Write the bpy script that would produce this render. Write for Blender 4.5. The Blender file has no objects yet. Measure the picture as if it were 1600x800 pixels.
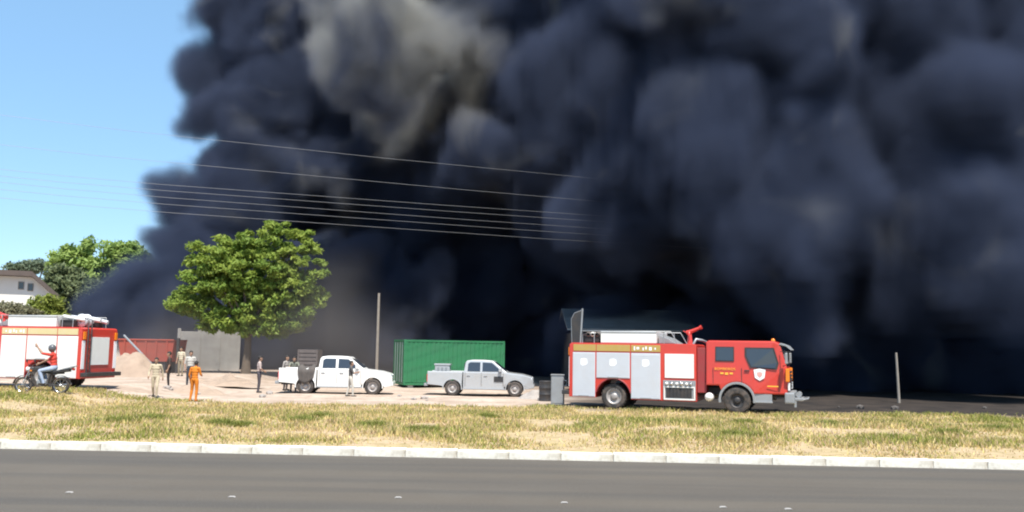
import bpy, bmesh, math, random
import numpy as np
from mathutils import Vector, Matrix, Euler, noise

# ------------------------------------------------------------------ camera, sky, sun, exposure
S = bpy.context.scene
COL = S.collection
R = math.radians
CAM_H, FPX = 2.1, 1386.0
cam_d = bpy.data.cameras.new('camera')
cam_d.sensor_width = 36.0
cam_d.lens = 36.0 * FPX / 1600.0
cam_d.clip_end = 6000
cam = bpy.data.objects.new('camera', cam_d)
COL.objects.link(cam)
cam.location = (0, 0, CAM_H)
cam.rotation_euler = (Matrix.Rotation(R(96.0), 3, 'X') @ Matrix.Rotation(R(0.9), 3, 'Z')).to_euler()
S.camera = cam
CROT = cam.rotation_euler.to_matrix()

SUN_EL, SUN_AZ = 63.0, 165.0          # azimuth: clockwise from +Y, where the sun stands (behind the camera)
world = bpy.data.worlds.new('World'); S.world = world
world.use_nodes = True
wn = world.node_tree.nodes; wl = world.node_tree.links
for n in list(wn): wn.remove(n)
wo = wn.new('ShaderNodeOutputWorld'); wb = wn.new('ShaderNodeBackground'); ws = wn.new('ShaderNodeTexSky')
ws.sky_type = 'NISHITA'; ws.sun_disc = False
ws.sun_elevation = R(SUN_EL); ws.sun_rotation = R(SUN_AZ)
ws.air_density = 0.85; ws.dust_density = 0.1; ws.ozone_density = 3.5
wb.inputs['Strength'].default_value = 0.112
wm = wn.new('ShaderNodeMix'); wm.data_type = 'RGBA'; wm.inputs[0].default_value = 0.5      # even pale cyan mixed in to flatten the sky's gradient
wm.inputs[7].default_value = (1.6, 3.1, 4.6, 1)
wl.new(ws.outputs[0], wm.inputs[6]); wl.new(wm.outputs[2], wb.inputs[0]); wl.new(wb.outputs[0], wo.inputs[0])
sun_d = bpy.data.lights.new('sun', 'SUN'); sun_d.energy = 4.0; sun_d.angle = R(0.53); sun_d.color = (1, 0.95, 0.86)
sun = bpy.data.objects.new('sun', sun_d); COL.objects.link(sun)
a, e = R(SUN_AZ), R(SUN_EL)
sdir = Vector((math.sin(a) * math.cos(e), math.cos(a) * math.cos(e), math.sin(e)))
sun.rotation_euler = sdir.to_track_quat('Z', 'Y').to_euler()
S.view_settings.view_transform = 'Standard'; S.view_settings.look = 'None'
S.view_settings.gamma = 1.0; S.view_settings.use_curve_mapping = False
S.view_settings.exposure = 1.0
S.cycles.volume_bounces = 1; S.cycles.volume_step_rate = 2.4; S.cycles.volume_max_steps = 256
S.cycles.max_bounces = 6; S.cycles.diffuse_bounces = 3; S.cycles.glossy_bounces = 2; S.cycles.transmission_bounces = 4
S.cycles.transparent_max_bounces = 8
S.cycles.use_denoising = True
S.cycles.filter_width = 2.0
S.cycles.sample_clamp_indirect = 6

# ------------------------------------------------------------------ helpers
rng = random.Random(7)
def P(px, py, D):
    """World point seen at photograph pixel (px, py) at depth D along +Y."""
    d = CROT @ Vector(((px - 800) / FPX, -(py - 400) / FPX, -1))
    return Vector((0, 0, CAM_H)) + d * (D / d.y)
def sm(a, b, x):
    t = max(0.0, min(1.0, (x - a) / (b - a))); return t * t * (3 - 2 * t)
def ground_z(x, y):
    """The land behind the verge: nearly level, a low rise where the far engine stands."""
    z = 0.0
    z += sm(15.5, 19, y) * 0.10
    z += sm(24, 32, y) * (-0.20 + 0.40 * sm(-13.6, -16.8, x))
    z += sm(34, 60, y) * -0.05
    return z

class MB:
    """Collects simple shapes and links them as one mesh object."""
    def __init__(self): self.v = []; self.f = []; self.m = []; self.s = []
    def add(self, vs, fs, mi=0, smooth=False):
        o = len(self.v); self.v += [tuple(p) for p in vs]
        for f in fs: self.f.append(tuple(i + o for i in f)); self.m.append(mi); self.s.append(smooth)
        return self
    def box(self, x0, x1, y0, y1, z0, z1, mi=0, bev=0.0, mat=None):
        if bev <= 0:
            vs = [(x, y, z) for z in (z0, z1) for y in (y0, y1) for x in (x0, x1)]
            fs = [(0, 2, 3, 1), (4, 5, 7, 6), (0, 1, 5, 4), (2, 6, 7, 3), (0, 4, 6, 2), (1, 3, 7, 5)]
        else:
            b = min(bev, (x1 - x0) * .45, (y1 - y0) * .45, (z1 - z0) * .45)
            bm = bmesh.new()
            bmesh.ops.create_cube(bm, size=1.0)
            for q in bm.verts: q.co = Vector(((x0 + x1) / 2 + q.co.x * (x1 - x0), (y0 + y1) / 2 + q.co.y * (y1 - y0), (z0 + z1) / 2 + q.co.z * (z1 - z0)))
            bmesh.ops.bevel(bm, geom=bm.edges[:], offset=b, segments=2, affect='EDGES', profile=0.6)
            bm.verts.index_update()
            vs = [q.co.copy() for q in bm.verts]; fs = [tuple(q.index for q in f.verts) for f in bm.faces]; bm.free()
        if mat is not None: vs = [mat @ Vector(p) for p in vs]
        return self.add(vs, fs, mi, False)
    def tube(self, pts, r, n=8, mi=0, cap=True, smooth=True):
        pts = [Vector(p) for p in pts]
        rr = r if isinstance(r, (list, tuple)) else [r] * len(pts)
        rings = []; up = None
        for i, p in enumerate(pts):
            t = (pts[min(i + 1, len(pts) - 1)] - pts[max(i - 1, 0)]).normalized()
            if up is None:
                up = Vector((0, 0, 1)) if abs(t.z) < .9 else Vector((1, 0, 0))
            a1 = t.cross(up).normalized(); b1 = a1.cross(t).normalized(); up = b1
            rings.append([p + (a1 * math.cos(2 * math.pi * k / n) + b1 * math.sin(2 * math.pi * k / n)) * rr[i] for k in range(n)])
        vs = [q for ring in rings for q in ring]; fs = []
        for i in range(len(pts) - 1):
            for k in range(n):
                fs.append((i * n + k, i * n + (k + 1) % n, (i + 1) * n + (k + 1) % n, (i + 1) * n + k))
        self.add(vs, fs, mi, smooth)
        if cap:
            self.add(rings[0], [tuple(reversed(range(n)))], mi); self.add(rings[-1], [tuple(range(n))], mi)
        return self
    def lathe(self, prof, n=24, mi=0, mat=None, smooth=True, close=True):
        """prof: (radius, y) pairs turned about the Y axis."""
        vs = []; fs = []; k = len(prof)
        for i in range(n):
            c, s_ = math.cos(2 * math.pi * i / n), math.sin(2 * math.pi * i / n)
            vs += [Vector((r * c, y, r * s_)) for r, y in prof]
        for i in range(n):
            j = (i + 1) % n
            for q in range(k - 1): fs.append((i * k + q, i * k + q + 1, j * k + q + 1, j * k + q))
        if mat is not None: vs = [mat @ p for p in vs]
        return self.add(vs, fs, mi, smooth)
    def prism(self, poly, y0, y1, mi=0, bev=0.0, smooth=False, fn=None):
        """poly: (x, z) outline extruded from y0 to y1."""
        bm = bmesh.new()
        a_ = [bm.verts.new((x, y0, z)) for x, z in poly]
        f = bm.faces.new(a_)
        g = bmesh.ops.extrude_face_region(bm, geom=[f])
        for q in g['geom']:
            if isinstance(q, bmesh.types.BMVert): q.co.y = y1
        bmesh.ops.recalc_face_normals(bm, faces=bm.faces[:])
        if bev > 0:
            ed = [q for q in bm.edges if abs(q.verts[0].co.y - q.verts[1].co.y) < 1e-6]
            bmesh.ops.bevel(bm, geom=ed, offset=bev, segments=2, affect='EDGES', profile=0.6)
        bmesh.ops.triangulate(bm, faces=[q for q in bm.faces if len(q.verts) > 4])
        bm.verts.index_update()
        vs = [fn(q.co) if fn else q.co.copy() for q in bm.verts]
        fs = [tuple(q.index for q in q2.verts) for q2 in bm.faces]; bm.free()
        return self.add(vs, fs, mi, smooth)
    def build(self, name, mats, parent=None, label=None, cat=None, group=None, kind=None, loc=None, rot=None, autosmooth=False):
        me = bpy.data.meshes.new(name); me.from_pydata(self.v, [], self.f)
        mats = mats if isinstance(mats, (list, tuple)) else [mats]
        for q in mats: me.materials.append(q)
        me.polygons.foreach_set('material_index', self.m); me.polygons.foreach_set('use_smooth', self.s)
        me.update()
        o = bpy.data.objects.new(name, me); COL.objects.link(o)
        if parent is not None: o.parent = parent
        if loc is not None: o.location = loc
        if rot is not None: o.rotation_euler = rot
        return tag(o, label, cat, group, kind)
def tag(o, label=None, cat=None, group=None, kind=None):
    for k, q in (('label', label), ('category', cat), ('group', group), ('kind', kind)):
        if q: o[k] = q
    return o
def thing(name, label, cat, loc=(0, 0, 0), rz=0.0, group=None, scale=1.0):
    o = bpy.data.objects.new(name, None); COL.objects.link(o)
    o.empty_display_size = .2
    o.location = loc; o.rotation_euler = (0, 0, rz); o.scale = (scale,) * 3
    return tag(o, label, cat, group)

# ------------------------------------------------------------------ materials
def mat(name, col, rough=0.6, metal=0.0, var=0.0, scale=4.0, bump=0.0, bscale=30.0, spec=0.5, dirt=None, coat=0.0):
    """Principled with procedural mottling (var), an optional dirt colour and fine relief."""
    m = bpy.data.materials.new(name); m.use_nodes = True
    nt = m.node_tree; N = nt.nodes; L = nt.links; b = N['Principled BSDF']
    b.inputs['Roughness'].default_value = rough; b.inputs['Metallic'].default_value = metal
    b.inputs['Specular IOR Level'].default_value = spec
    b.inputs['Coat Weight'].default_value = coat
    tc = N.new('ShaderNodeTexCoord')
    nz = N.new('ShaderNodeTexNoise'); nz.inputs['Scale'].default_value = scale; nz.inputs['Detail'].default_value = 6; nz.inputs['Roughness'].default_value = .65
    L.new(tc.outputs['Object'], nz.inputs['Vector'])
    mx = N.new('ShaderNodeMix'); mx.data_type = 'RGBA'
    d = dirt if dirt else tuple(c * .55 for c in col)
    mr = N.new('ShaderNodeMapRange'); mr.inputs[1].default_value = .42; mr.inputs[2].default_value = .72; mr.inputs[3].default_value = 0; mr.inputs[4].default_value = max(var, .06)
    L.new(nz.outputs[0], mr.inputs[0]); L.new(mr.outputs[0], mx.inputs[0])
    mx.inputs[6].default_value = (*col, 1); mx.inputs[7].default_value = (*d, 1)
    L.new(mx.outputs[2], b.inputs['Base Color'])
    if bump > 0:
        n2 = N.new('ShaderNodeTexNoise'); n2.inputs['Scale'].default_value = bscale; n2.inputs['Detail'].default_value = 4
        L.new(tc.outputs['Object'], n2.inputs['Vector'])
        bp = N.new('ShaderNodeBump'); bp.inputs['Strength'].default_value = bump; bp.inputs['Distance'].default_value = .02
        L.new(n2.outputs[0], bp.inputs['Height']); L.new(bp.outputs[0], b.inputs['Normal'])
    return m
SMOKE_VOXEL = 0.58
M = {}
M['white_paint'] = mat('white_paint', (.78, .77, .74), .35, var=.15, scale=3, dirt=(.55, .48, .40), coat=.4)
M['silver_paint'] = mat('silver_paint', (.46, .47, .48), .32, .25, var=.2, scale=3, dirt=(.40, .35, .30), coat=.4)
M['red_paint'] = mat('red_paint', (.56, .045, .03), .35, var=.25, scale=2.5, dirt=(.34, .06, .045), coat=.4)
M['dark_red'] = mat('dark_red', (.30, .035, .04), .5, var=.35, scale=3, dirt=(.2, .07, .06))
M['shutter'] = mat('shutter', (.60, .62, .66), .42, .15, var=.22, scale=2.5, dirt=(.50, .46, .44))
M['yellow_band'] = mat('yellow_band', (.44, .30, .08), .5, var=.4, scale=6, dirt=(.45, .32, .16))
M['overexposed_band'] = mat('overexposed_band', (.60, .50, .26), .5, var=.4, scale=6, dirt=(.62, .52, .38))  # yellow band lightened, painting in the overexposure on the left engine
M['faded_crest'] = mat('faded_crest', (.66, .36, .33), .5)
M['yellow_print'] = mat('yellow_print', (.85, .45, .05), .5)
M['white_print'] = mat('white_print', (.85, .85, .86), .5)
M['glass'] = mat('glass', (.035, .045, .06), .06, var=.1, spec=.8)
M['tyre'] = mat('tyre', (.035, .033, .032), .85, var=.6, scale=5, dirt=(.20, .15, .12), bump=.3)
M['dusty_rim'] = mat('dusty_rim', (.42, .39, .37), .5, .4, var=.5, scale=8, dirt=(.28, .21, .17))
M['dark_metal'] = mat('dark_metal', (.045, .045, .048), .55, .3, var=.4, dirt=(.12, .09, .07))
M['grey_metal'] = mat('grey_metal', (.34, .35, .36), .45, .4, var=.3, dirt=(.22, .19, .17))
M['black_plastic'] = mat('black_plastic', (.025, .025, .027), .6, var=.3, dirt=(.09, .075, .06))
M['orange_lens'] = mat('orange_lens', (.80, .22, .02), .2)
M['red_lens'] = mat('red_lens', (.5, .02, .015), .2)
M['clear_lens'] = mat('clear_lens', (.75, .75, .75), .15)
M['chrome'] = mat('chrome', (.6, .6, .6), .22, .9)
M['concrete'] = mat('concrete', (.40, .38, .355), .9, var=.55, scale=1.2, dirt=(.22, .20, .185), bump=.3)
M['kerb_paint'] = mat('kerb_paint', (.76, .72, .63), .85, var=.9, scale=3.2, dirt=(.42, .35, .26), bump=.5, bscale=40)
M['plaster'] = mat('plaster', (.72, .70, .66), .9, var=.25, scale=.8, dirt=(.52, .48, .42))
M['roof_tile'] = mat('roof_tile', (.11, .085, .075), .85, var=.6, scale=2, dirt=(.06, .05, .045), bump=.4)
M['old_wood'] = mat('old_wood', (.30, .26, .22), .9, var=.5, scale=5, bump=.4)
M['pale_wood'] = mat('pale_wood', (.36, .34, .32), .9, var=.5, scale=5, bump=.4)
M['rust_red'] = mat('rust_red', (.36, .055, .03), .6, var=.6, scale=1.6, dirt=(.20, .06, .035))
M['container_green'] = mat('container_green', (.022, .165, .065), .55, var=.4, scale=1.2, dirt=(.05, .13, .075))
M['sand'] = mat('sand', (.36, .27, .205), .95, var=.4, scale=2, bump=.4)
M['stone'] = mat('stone', (.36, .32, .29), .95, var=.5, scale=6, bump=.5)
M['dark_stone'] = mat('dark_stone', (.10, .088, .08), .95, var=.5, scale=6, bump=.5)
M['tarp'] = mat('tarp', (.075, .065, .06), .8, var=.4, scale=5, dirt=(.16, .13, .11))
M['sheet_roof'] = mat('sheet_roof', (.27, .28, .28), .6, .2, var=.5, scale=1, dirt=(.17, .15, .14))
M['bark'] = mat('bark', (.13, .10, .075), .95, var=.5, scale=4, bump=.6, bscale=12)
M['wire'] = mat('wire', (.36, .36, .37), .4, .6)
M['crate'] = mat('crate', (.12, .10, .093), .85, var=.5, scale=4, dirt=(.18, .155, .145))

def attr_mat(name, attr='tint', rough=.8, trans=0.0, spec=.25):
    m = bpy.data.materials.new(name); m.use_nodes = True
    N = m.node_tree.nodes; L = m.node_tree.links; b = N['Principled BSDF']
    a_ = N.new('ShaderNodeAttribute'); a_.attribute_name = attr
    L.new(a_.outputs['Color'], b.inputs['Base Color']); b.inputs['Roughness'].default_value = rough
    b.inputs['Specular IOR Level'].default_value = spec
    if trans > 0:
        t = N.new('ShaderNodeBsdfTranslucent'); L.new(a_.outputs['Color'], t.inputs['Color'])
        mx = N.new('ShaderNodeMixShader'); mx.inputs[0].default_value = trans
        L.new(b.outputs[0], mx.inputs[1]); L.new(t.outputs[0], mx.inputs[2]); L.new(mx.outputs[0], N['Material Output'].inputs['Surface'])
    return m
M['leaf'] = attr_mat('leaf', trans=.4, rough=.6)
M['blade'] = attr_mat('blade', trans=.25)
def np_mesh(name, V, nper, cols, material, parent=None, **kw):
    """V: (faces * nper, 3) corner positions, every face on its own; cols: one colour a face."""
    nf = len(V) // nper
    me = bpy.data.meshes.new(name)
    me.vertices.add(len(V)); me.vertices.foreach_set('co', np.ascontiguousarray(V, dtype=np.float32).ravel())
    me.loops.add(len(V)); me.loops.foreach_set('vertex_index', np.arange(len(V), dtype=np.int32))
    me.polygons.add(nf); me.polygons.foreach_set('loop_start', np.arange(nf, dtype=np.int32) * nper)
    me.update(calc_edges=True)
    at = me.attributes.new('tint', 'FLOAT_COLOR', 'FACE')
    at.data.foreach_set('color', np.concatenate([cols, np.ones((nf, 1))], 1).astype(np.float32).ravel())
    me.materials.append(material)
    o = bpy.data.objects.new(name, me); COL.objects.link(o)
    if parent is not None: o.parent = parent
    return tag(o, **kw)
nr = np.random.default_rng(5)

# ------------------------------------------------------------------ ground, road, kerb
KERB_Y = 17.0
xs = sorted(set([-3000, -1200, -500, -250, -120, -80] + [round(-60 + .75 * i, 2) for i in range(int(130 / .75) + 1)] + [90, 140, 280, 500, 1200, 3000]))
ys = sorted(set([-400, -60, 10, 17.05] + [round(17.1 + .5 * i, 2) for i in range(90)] + [64 + 3 * i for i in range(20)] + [140, 200, 320, 600, 1400, 3500]))
KSL = .042                                  # the road runs at a slight angle to the view
def shear(x, row): return KSL * (max(-60, min(70, x)) - 8) * (1 - sm(KERB_Y + 1, KERB_Y + 14, row))
def kerb_y(x): return KERB_Y - KSL * (x - 8)
def soil(x, y):
    return base_soil(x, y + shear(x, y))
def base_soil(x, y):
    if y < KERB_Y + .09: return -.3
    n = noise.noise(Vector((x * .35, y * .35, 0))) * .05 + noise.noise(Vector((x * 1.3, y * 1.3, 4))) * .018
    return ground_z(x, y) + n * sm(17.1, 19, y) * (1 if y < 110 else 0)
m = MB(); W = len(xs)
m.add([(x, y - shear(x, y), base_soil(x, y)) for y in ys for x in xs], [(j * W + i, j * W + i + 1, (j + 1) * W + i + 1, (j + 1) * W + i) for j in range(len(ys) - 1) for i in range(W - 1)], 0, True)
gm = bpy.data.materials.new('soil'); gm.use_nodes = True
N = gm.node_tree.nodes; L = gm.node_tree.links; b = N['Principled BSDF']; b.inputs['Roughness'].default_value = .95; b.inputs['Specular IOR Level'].default_value = .15
geo = N.new('ShaderNodeNewGeometry'); sep = N.new('ShaderNodeSeparateXYZ'); L.new(geo.outputs['Position'], sep.inputs[0])
def nz(scale, detail=5, rough=.6):
    n = N.new('ShaderNodeTexNoise'); n.inputs['Scale'].default_value = scale; n.inputs['Detail'].default_value = detail; n.inputs['Roughness'].default_value = rough
    L.new(geo.outputs['Position'], n.inputs['Vector']); return n.outputs[0]
def mp(v, a_, b_, c_=0., d_=1.):
    n = N.new('ShaderNodeMapRange'); L.new(v, n.inputs[0])
    for i, q in enumerate((a_, b_, c_, d_)): n.inputs[i + 1].default_value = q
    return n.outputs[0]
def mth(op, a_, b_):
    n = N.new('ShaderNodeMath'); n.operation = op
    for i, q in enumerate((a_, b_)):
        if hasattr(q, 'links'): L.new(q, n.inputs[i])
        else: n.inputs[i].default_value = q
    return n.outputs[0]
def mixc(f, a_, b_):
    n = N.new('ShaderNodeMix'); n.data_type = 'RGBA'; L.new(f, n.inputs[0])
    for i, q in ((6, a_), (7, b_)):
        if hasattr(q, 'links'): L.new(q, n.inputs[i])
        else: n.inputs[i].default_value = (*q, 1)
    return n.outputs[2]
dirt = mixc(mp(nz(.5), .35, .65), (.52, .42, .345), (.36, .275, .215))
dirt = mixc(mp(nz(3.0), .5, .75), dirt, (.26, .195, .15))
straw = mixc(mp(nz(.9), .35, .65), (.42, .33, .18), (.46, .34, .23))
straw = mixc(mp(nz(5.0), .45, .7), straw, (.28, .22, .11))
ash_shade = mixc(mp(nz(.8), .35, .65), (.024, .021, .020), (.05, .040, .034))  # burnt soil, with the shaded ground behind the engine painted in too
yb = mth('ADD', sep.outputs['Y'], mth('MULTIPLY', nz(.25), 5.0))
cv = mixc(mp(yb, 35.2, 37.2), straw, dirt)
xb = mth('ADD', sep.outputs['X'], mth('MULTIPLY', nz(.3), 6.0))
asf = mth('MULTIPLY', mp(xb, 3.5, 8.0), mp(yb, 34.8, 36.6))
cv = mixc(asf, cv, ash_shade)
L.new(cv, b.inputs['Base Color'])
bp = N.new('ShaderNodeBump'); bp.inputs['Strength'].default_value = .6; bp.inputs['Distance'].default_value = .06
L.new(nz(6.0, 8), bp.inputs['Height']); L.new(bp.outputs[0], b.inputs['Normal'])
m.build('ground', gm, kind='structure')
rm = mat('asphalt', (.105, .089, .072), .9, var=.6, scale=.35, dirt=(.128, .112, .094), bump=.5, bscale=90, spec=.3)
N = rm.node_tree.nodes; L = rm.node_tree.links; b = N['Principled BSDF']; prev = b.inputs['Base Color'].links[0].from_socket
geo = N.new('ShaderNodeNewGeometry'); mpn = N.new('ShaderNodeMapping'); mpn.inputs['Scale'].default_value = (.06, 1.3, 1); L.new(geo.outputs['Position'], mpn.inputs['Vector'])
sn = N.new('ShaderNodeTexNoise'); sn.inputs['Scale'].default_value = 1.0; sn.inputs['Detail'].default_value = 5; L.new(mpn.outputs[0], sn.inputs['Vector'])
cv = mixc(mp(sn.outputs[0], .40, .68, 0, .7), prev, (.068, .063, .058))           # tyre-darkened streaks along the lane
cv = mixc(mp(nz(38, 3), .52, .72, 0, .6), cv, (.16, .145, .13))                     # pale aggregate
L.new(cv, b.inputs['Base Color'])
m = MB(); m.add([(-900, -40, 0), (-60, -40, 0), (70, -40, 0), (900, -40, 0), (900, kerb_y(70), 0), (70, kerb_y(70), 0), (-60, kerb_y(-60), 0), (-900, kerb_y(-60), 0)], [(0, 1, 6, 7), (1, 2, 5, 6), (2, 3, 4, 5)]); m.build('road', rm, kind='structure')
kerb = bpy.data.objects.new('kerb', None); COL.objects.link(kerb); tag(kerb, 'worn white painted concrete kerb between the road and the dry verge', kind='structure')
m = MB(); m.box(-.498, .498, 0, .30, -.12, .145, bev=.014); first = m.build('kerb_stone', M['kerb_paint'], kerb)
kr = random.Random(3)
for i in range(-24, 25):
    o = first if i == -24 else first.copy()
    if i != -24: COL.objects.link(o)
    o.parent = kerb
    o.location = (i + .5, kerb_y(i + .5) + .004 + kr.uniform(-.006, .006), kr.uniform(-.006, .006)); o.rotation_euler = (kr.uniform(-.02, .02), kr.uniform(-.008, .008), kr.uniform(-.012, .012) - KSL)
m = MB()
for x0, x1 in ((-60, -24.01), (25.01, 70)):
    m.add([(x, kerb_y(x) + dy, z) for z in (-.12, .145) for dy in (0, .3) for x in (x0, x1)], [(0, 2, 3, 1), (4, 5, 7, 6), (0, 1, 5, 4), (2, 6, 7, 3), (0, 4, 6, 2), (1, 3, 7, 5)])
m.build('kerb_run', M['kerb_paint'], kerb, kind='stuff')
# raised studs on the road
def stud_mesh():
    m = MB(); m.prism([(-.05, 0), (-.032, .014), (.032, .014), (.05, 0)], -.035, .035, bev=.006); return m
st = None
for px, py in [(108, 770), (362, 777), (622, 778), (882, 786), (1130, 793), (1232, 796)]:
    p = P(px, py, 10); t = CAM_H / (CAM_H - p.z)
    q = Vector((p.x * t, p.y * t, .002))
    if st is None: st = o = stud_mesh().build('road_stud', M['pale_wood'])
    else: o = st.copy(); COL.objects.link(o)
    o.location = q; tag(o, 'small pale raised stud set in the asphalt road', 'road stud', 'studs along the road lane')

# ------------------------------------------------------------------ dry grass on the verge
def blades(n, xs_, ys_, h, w, col, lean=.6):
    """n blades as single triangles; arrays xs_, ys_, h, w and col (n, 3)."""
    z = np.array([soil(a_, b_) for a_, b_ in zip(xs_, ys_)]) - .01
    th = nr.uniform(0, 2 * np.pi, n); ph = nr.uniform(0, 2 * np.pi, n); ln = np.abs(nr.normal(0, lean, n)) * h
    V = np.empty((n, 3, 3))
    V[:, 0] = np.stack([xs_ - np.cos(th) * w, ys_ - np.sin(th) * w, z], 1)
    V[:, 1] = np.stack([xs_ + np.cos(th) * w, ys_ + np.sin(th) * w, z], 1)
    V[:, 2] = np.stack([xs_ + np.cos(ph) * ln, ys_ + np.sin(ph) * ln, z + h], 1)
    return V.reshape(-1, 3), col
n = 370000
gx = nr.uniform(-28, 27, n * 2); gr_ = KERB_Y + .35 + (nr.random(n * 2) ** 1.15) * 18.6; gy = gr_ - KSL * (gx - 8) * (1 - np.clip((gr_ - KERB_Y - 1) / 13, 0, 1) ** 2 * (3 - 2 * np.clip((gr_ - KERB_Y - 1) / 13, 0, 1)))
keep = np.abs(gx) < gy * .66 + 2.5
def nfield(x, y, s, o):
    return np.array([noise.noise(Vector((a_ * s, b_ * s, o))) for a_, b_ in zip(x, y)])
edge = 34.6 + 0.08 * 0 
gx, gy = gx[keep][:n], gy[keep][:n]; n = len(gx)
f1 = nfield(gx, gy, .45, 1.0); f2 = nfield(gx, gy, 1.6, 7.0); f3 = nfield(gx * .5, gy, .3, 3.0)
lim = 34.3 + f3 * 1.2 + 1.2 * np.clip((-gx - 6) / 8, 0, 1)
dens = np.clip(.58 + f1 * 1.15 + f2 * .5, .06, 1) * np.clip((lim - gy) / 1.2, 0, 1) * np.clip((gy + KSL * (gx - 8) - 17.3) / .9, .25, 1)
keep = nr.random(n) < dens
gx, gy, f1, f2, f3 = [q[keep] for q in (gx, gy, f1, f2, f3)]; n = len(gx)
h = nr.uniform(.04, .14, n) * np.clip(1 + f2 * .6 + f1 * .5, .4, 1.6) * np.clip((gy + KSL * (gx - 8) - 17) / 2.5, .4, 1)
green = np.clip(.24 + f1 * .55 + f3 * .35 + .55 * np.clip((gx - 13) / 5, 0, 1) * np.clip((gy - 21) / 5, 0, 1) + .10 * np.clip((-gx - 6) / 5, 0, 1), 0, 1)
sel = nr.random((n, 1)) < green[:, None]
straw_c = np.array([.60, .47, .21]) * nr.uniform(.65, 1.25, (n, 1)) + nr.normal(0, .015, (n, 3))
straw_c = np.where(nr.random((n, 1)) < .2, np.array([.55, .40, .27]) * nr.uniform(.7, 1.2, (n, 1)), straw_c)
green_c = np.array([.27, .29, .065]) * nr.uniform(.6, 1.3, (n, 1))
V, c = blades(n, gx, gy, h, nr.uniform(.006, .017, n) * (1 + gy / 40), np.clip(np.where(sel, green_c, straw_c), .01, .8))
np_mesh('grass', V, 3, c, M['blade'], label='short dry yellow grass covering the verge behind the kerb', cat='grass', kind='stuff')
for px, py, r in [(185, 664, .45), (235, 660, .5), (345, 670, .35), (380, 672, .3), (470, 664, .45), (500, 657, .4), (585, 672, .5), (660, 681, .5), (1150, 687, .55), (1165, 668, .4), (920, 672, .35), (1480, 684, .5), (1555, 676, .5), (1290, 668, .35), (760, 655, .3)]:
    p = P(px, py, 20); t = CAM_H / (CAM_H - p.z); cx, cy = p.x * t, p.y * t
    k = 900; a_ = nr.uniform(0, 2 * np.pi, k); rr = r * np.sqrt(nr.random(k)) * (.7 + .3 * np.sin(a_ * 3 + px))
    bx, by = cx + np.cos(a_) * rr * 1.5, cy + np.sin(a_) * rr
    V, c = blades(k, bx, by, nr.uniform(.06, .22, k) * np.clip(1.15 - rr / r * .6, .3, 1.2), nr.uniform(.008, .016, k), np.array([.20, .24, .06]) * nr.uniform(.5, 1.5, (k, 1)) + np.array([.06, .02, 0]) * nr.random((k, 1)), .9)
    np_mesh('weed_clump', V, 3, c, M['blade'], label='low clump of green weeds in the dry verge grass', cat='weeds', group='green weed clumps on the verge')

# ------------------------------------------------------------------ trees
def tree(name, label, D, lobes, n_leaf, size, cols, base_px, seed, thick=.75, group=None, limbs=8):
    """lobes: (px, py, rx, ry) ellipses of the crown at depth D, each a rounded mass of leaf clumps."""
    g = np.random.default_rng(seed); s_ = FPX / D
    b0 = P(base_px, 560, D); zb = soil(b0.x, b0.y)
    root = thing(name, label, 'tree', (b0.x, D, zb), group=group); org = np.array([b0.x, D, zb])
    cl = []
    tot = sum((q[2] * q[3]) ** .7 for q in lobes)
    for px, py, rx, ry in lobes:
        c = np.array(P(px, py, D)); rad = np.array([rx / s_, min(rx, ry) / s_ * 1.1 * thick + .4, ry / s_])
        k = max(8, int(150 * (rx * ry) ** .7 / tot * len(lobes) ** .5))
        u = g.normal(size=(k, 3)); u /= np.linalg.norm(u, axis=1)[:, None]
        u *= (.35 + .65 * g.random((k, 1)) ** .45)
        cl.append(c + u * rad)
    cl = np.concatenate(cl); k = len(cl); per = max(1, n_leaf // k)
    cr = g.uniform(.5, 1.15, k) * size * 3.1
    u = g.normal(size=(k, per, 3)); u /= np.linalg.norm(u, axis=2)[..., None]; u *= g.random((k, per, 1)) ** .5
    u[..., 2] *= .6
    c = (cl[:, None] + u * cr[:, None, None]).reshape(-1, 3); nl = len(c)
    nrm = u.reshape(-1, 3) * .8 + g.normal(size=(nl, 3)) * .6 + np.array([0, 0, .5]); nrm /= np.linalg.norm(nrm, axis=1)[:, None]
    t = np.cross(nrm, g.normal(size=(nl, 3))); t /= np.linalg.norm(t, axis=1)[:, None]; bt = np.cross(nrm, t)
    L_ = size * g.uniform(.6, 1.3, (nl, 1)); w_ = L_ * .42
    V = np.stack([c - t * L_, c + bt * w_ - nrm * L_ * .12, c + t * L_, c - bt * w_ - nrm * L_ * .12], 1).reshape(-1, 3) - org
    tone = np.repeat(g.uniform(0, 1, k), per)[:, None] * .7 + g.random((nl, 1)) * .3
    col = np.array(cols[0]) * (1 - tone) + np.array(cols[1]) * tone
    np_mesh('crown', V, 4, col, M['leaf'], root)
    m = MB(); top = (np.mean(cl, 0) - org); H = top[2]
    lean = Vector((top[0], 0, 0)); fork = Vector((top[0] * .35, 0, H * .45)); r0 = .05 * H
    m.tube([(0, 0, -.2), (0, 0, H * .08), (top[0] * .15, .1, H * .25), tuple(fork)], [r0 * 1.35, r0, r0 * .85, r0 * .72], 10)
    m.build('trunk', M['bark'], root)
    order = g.permutation(k)[:limbs]
    for i in order:
        q = Vector(cl[i] - org); mid = fork.lerp(q, .5) + Vector((0, 0, .08 * H)) * g.uniform(-.3, 1)
        b_ = MB(); b_.tube([tuple(fork - Vector((0, 0, .1))), tuple(fork.lerp(mid, .5) + Vector((0, 0, .1))), tuple(mid), tuple(q)], [r0 * .5, r0 * .4, r0 * .28, r0 * .08], 6)
        b_.build('branch', M['bark'], root)
    return root
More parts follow.
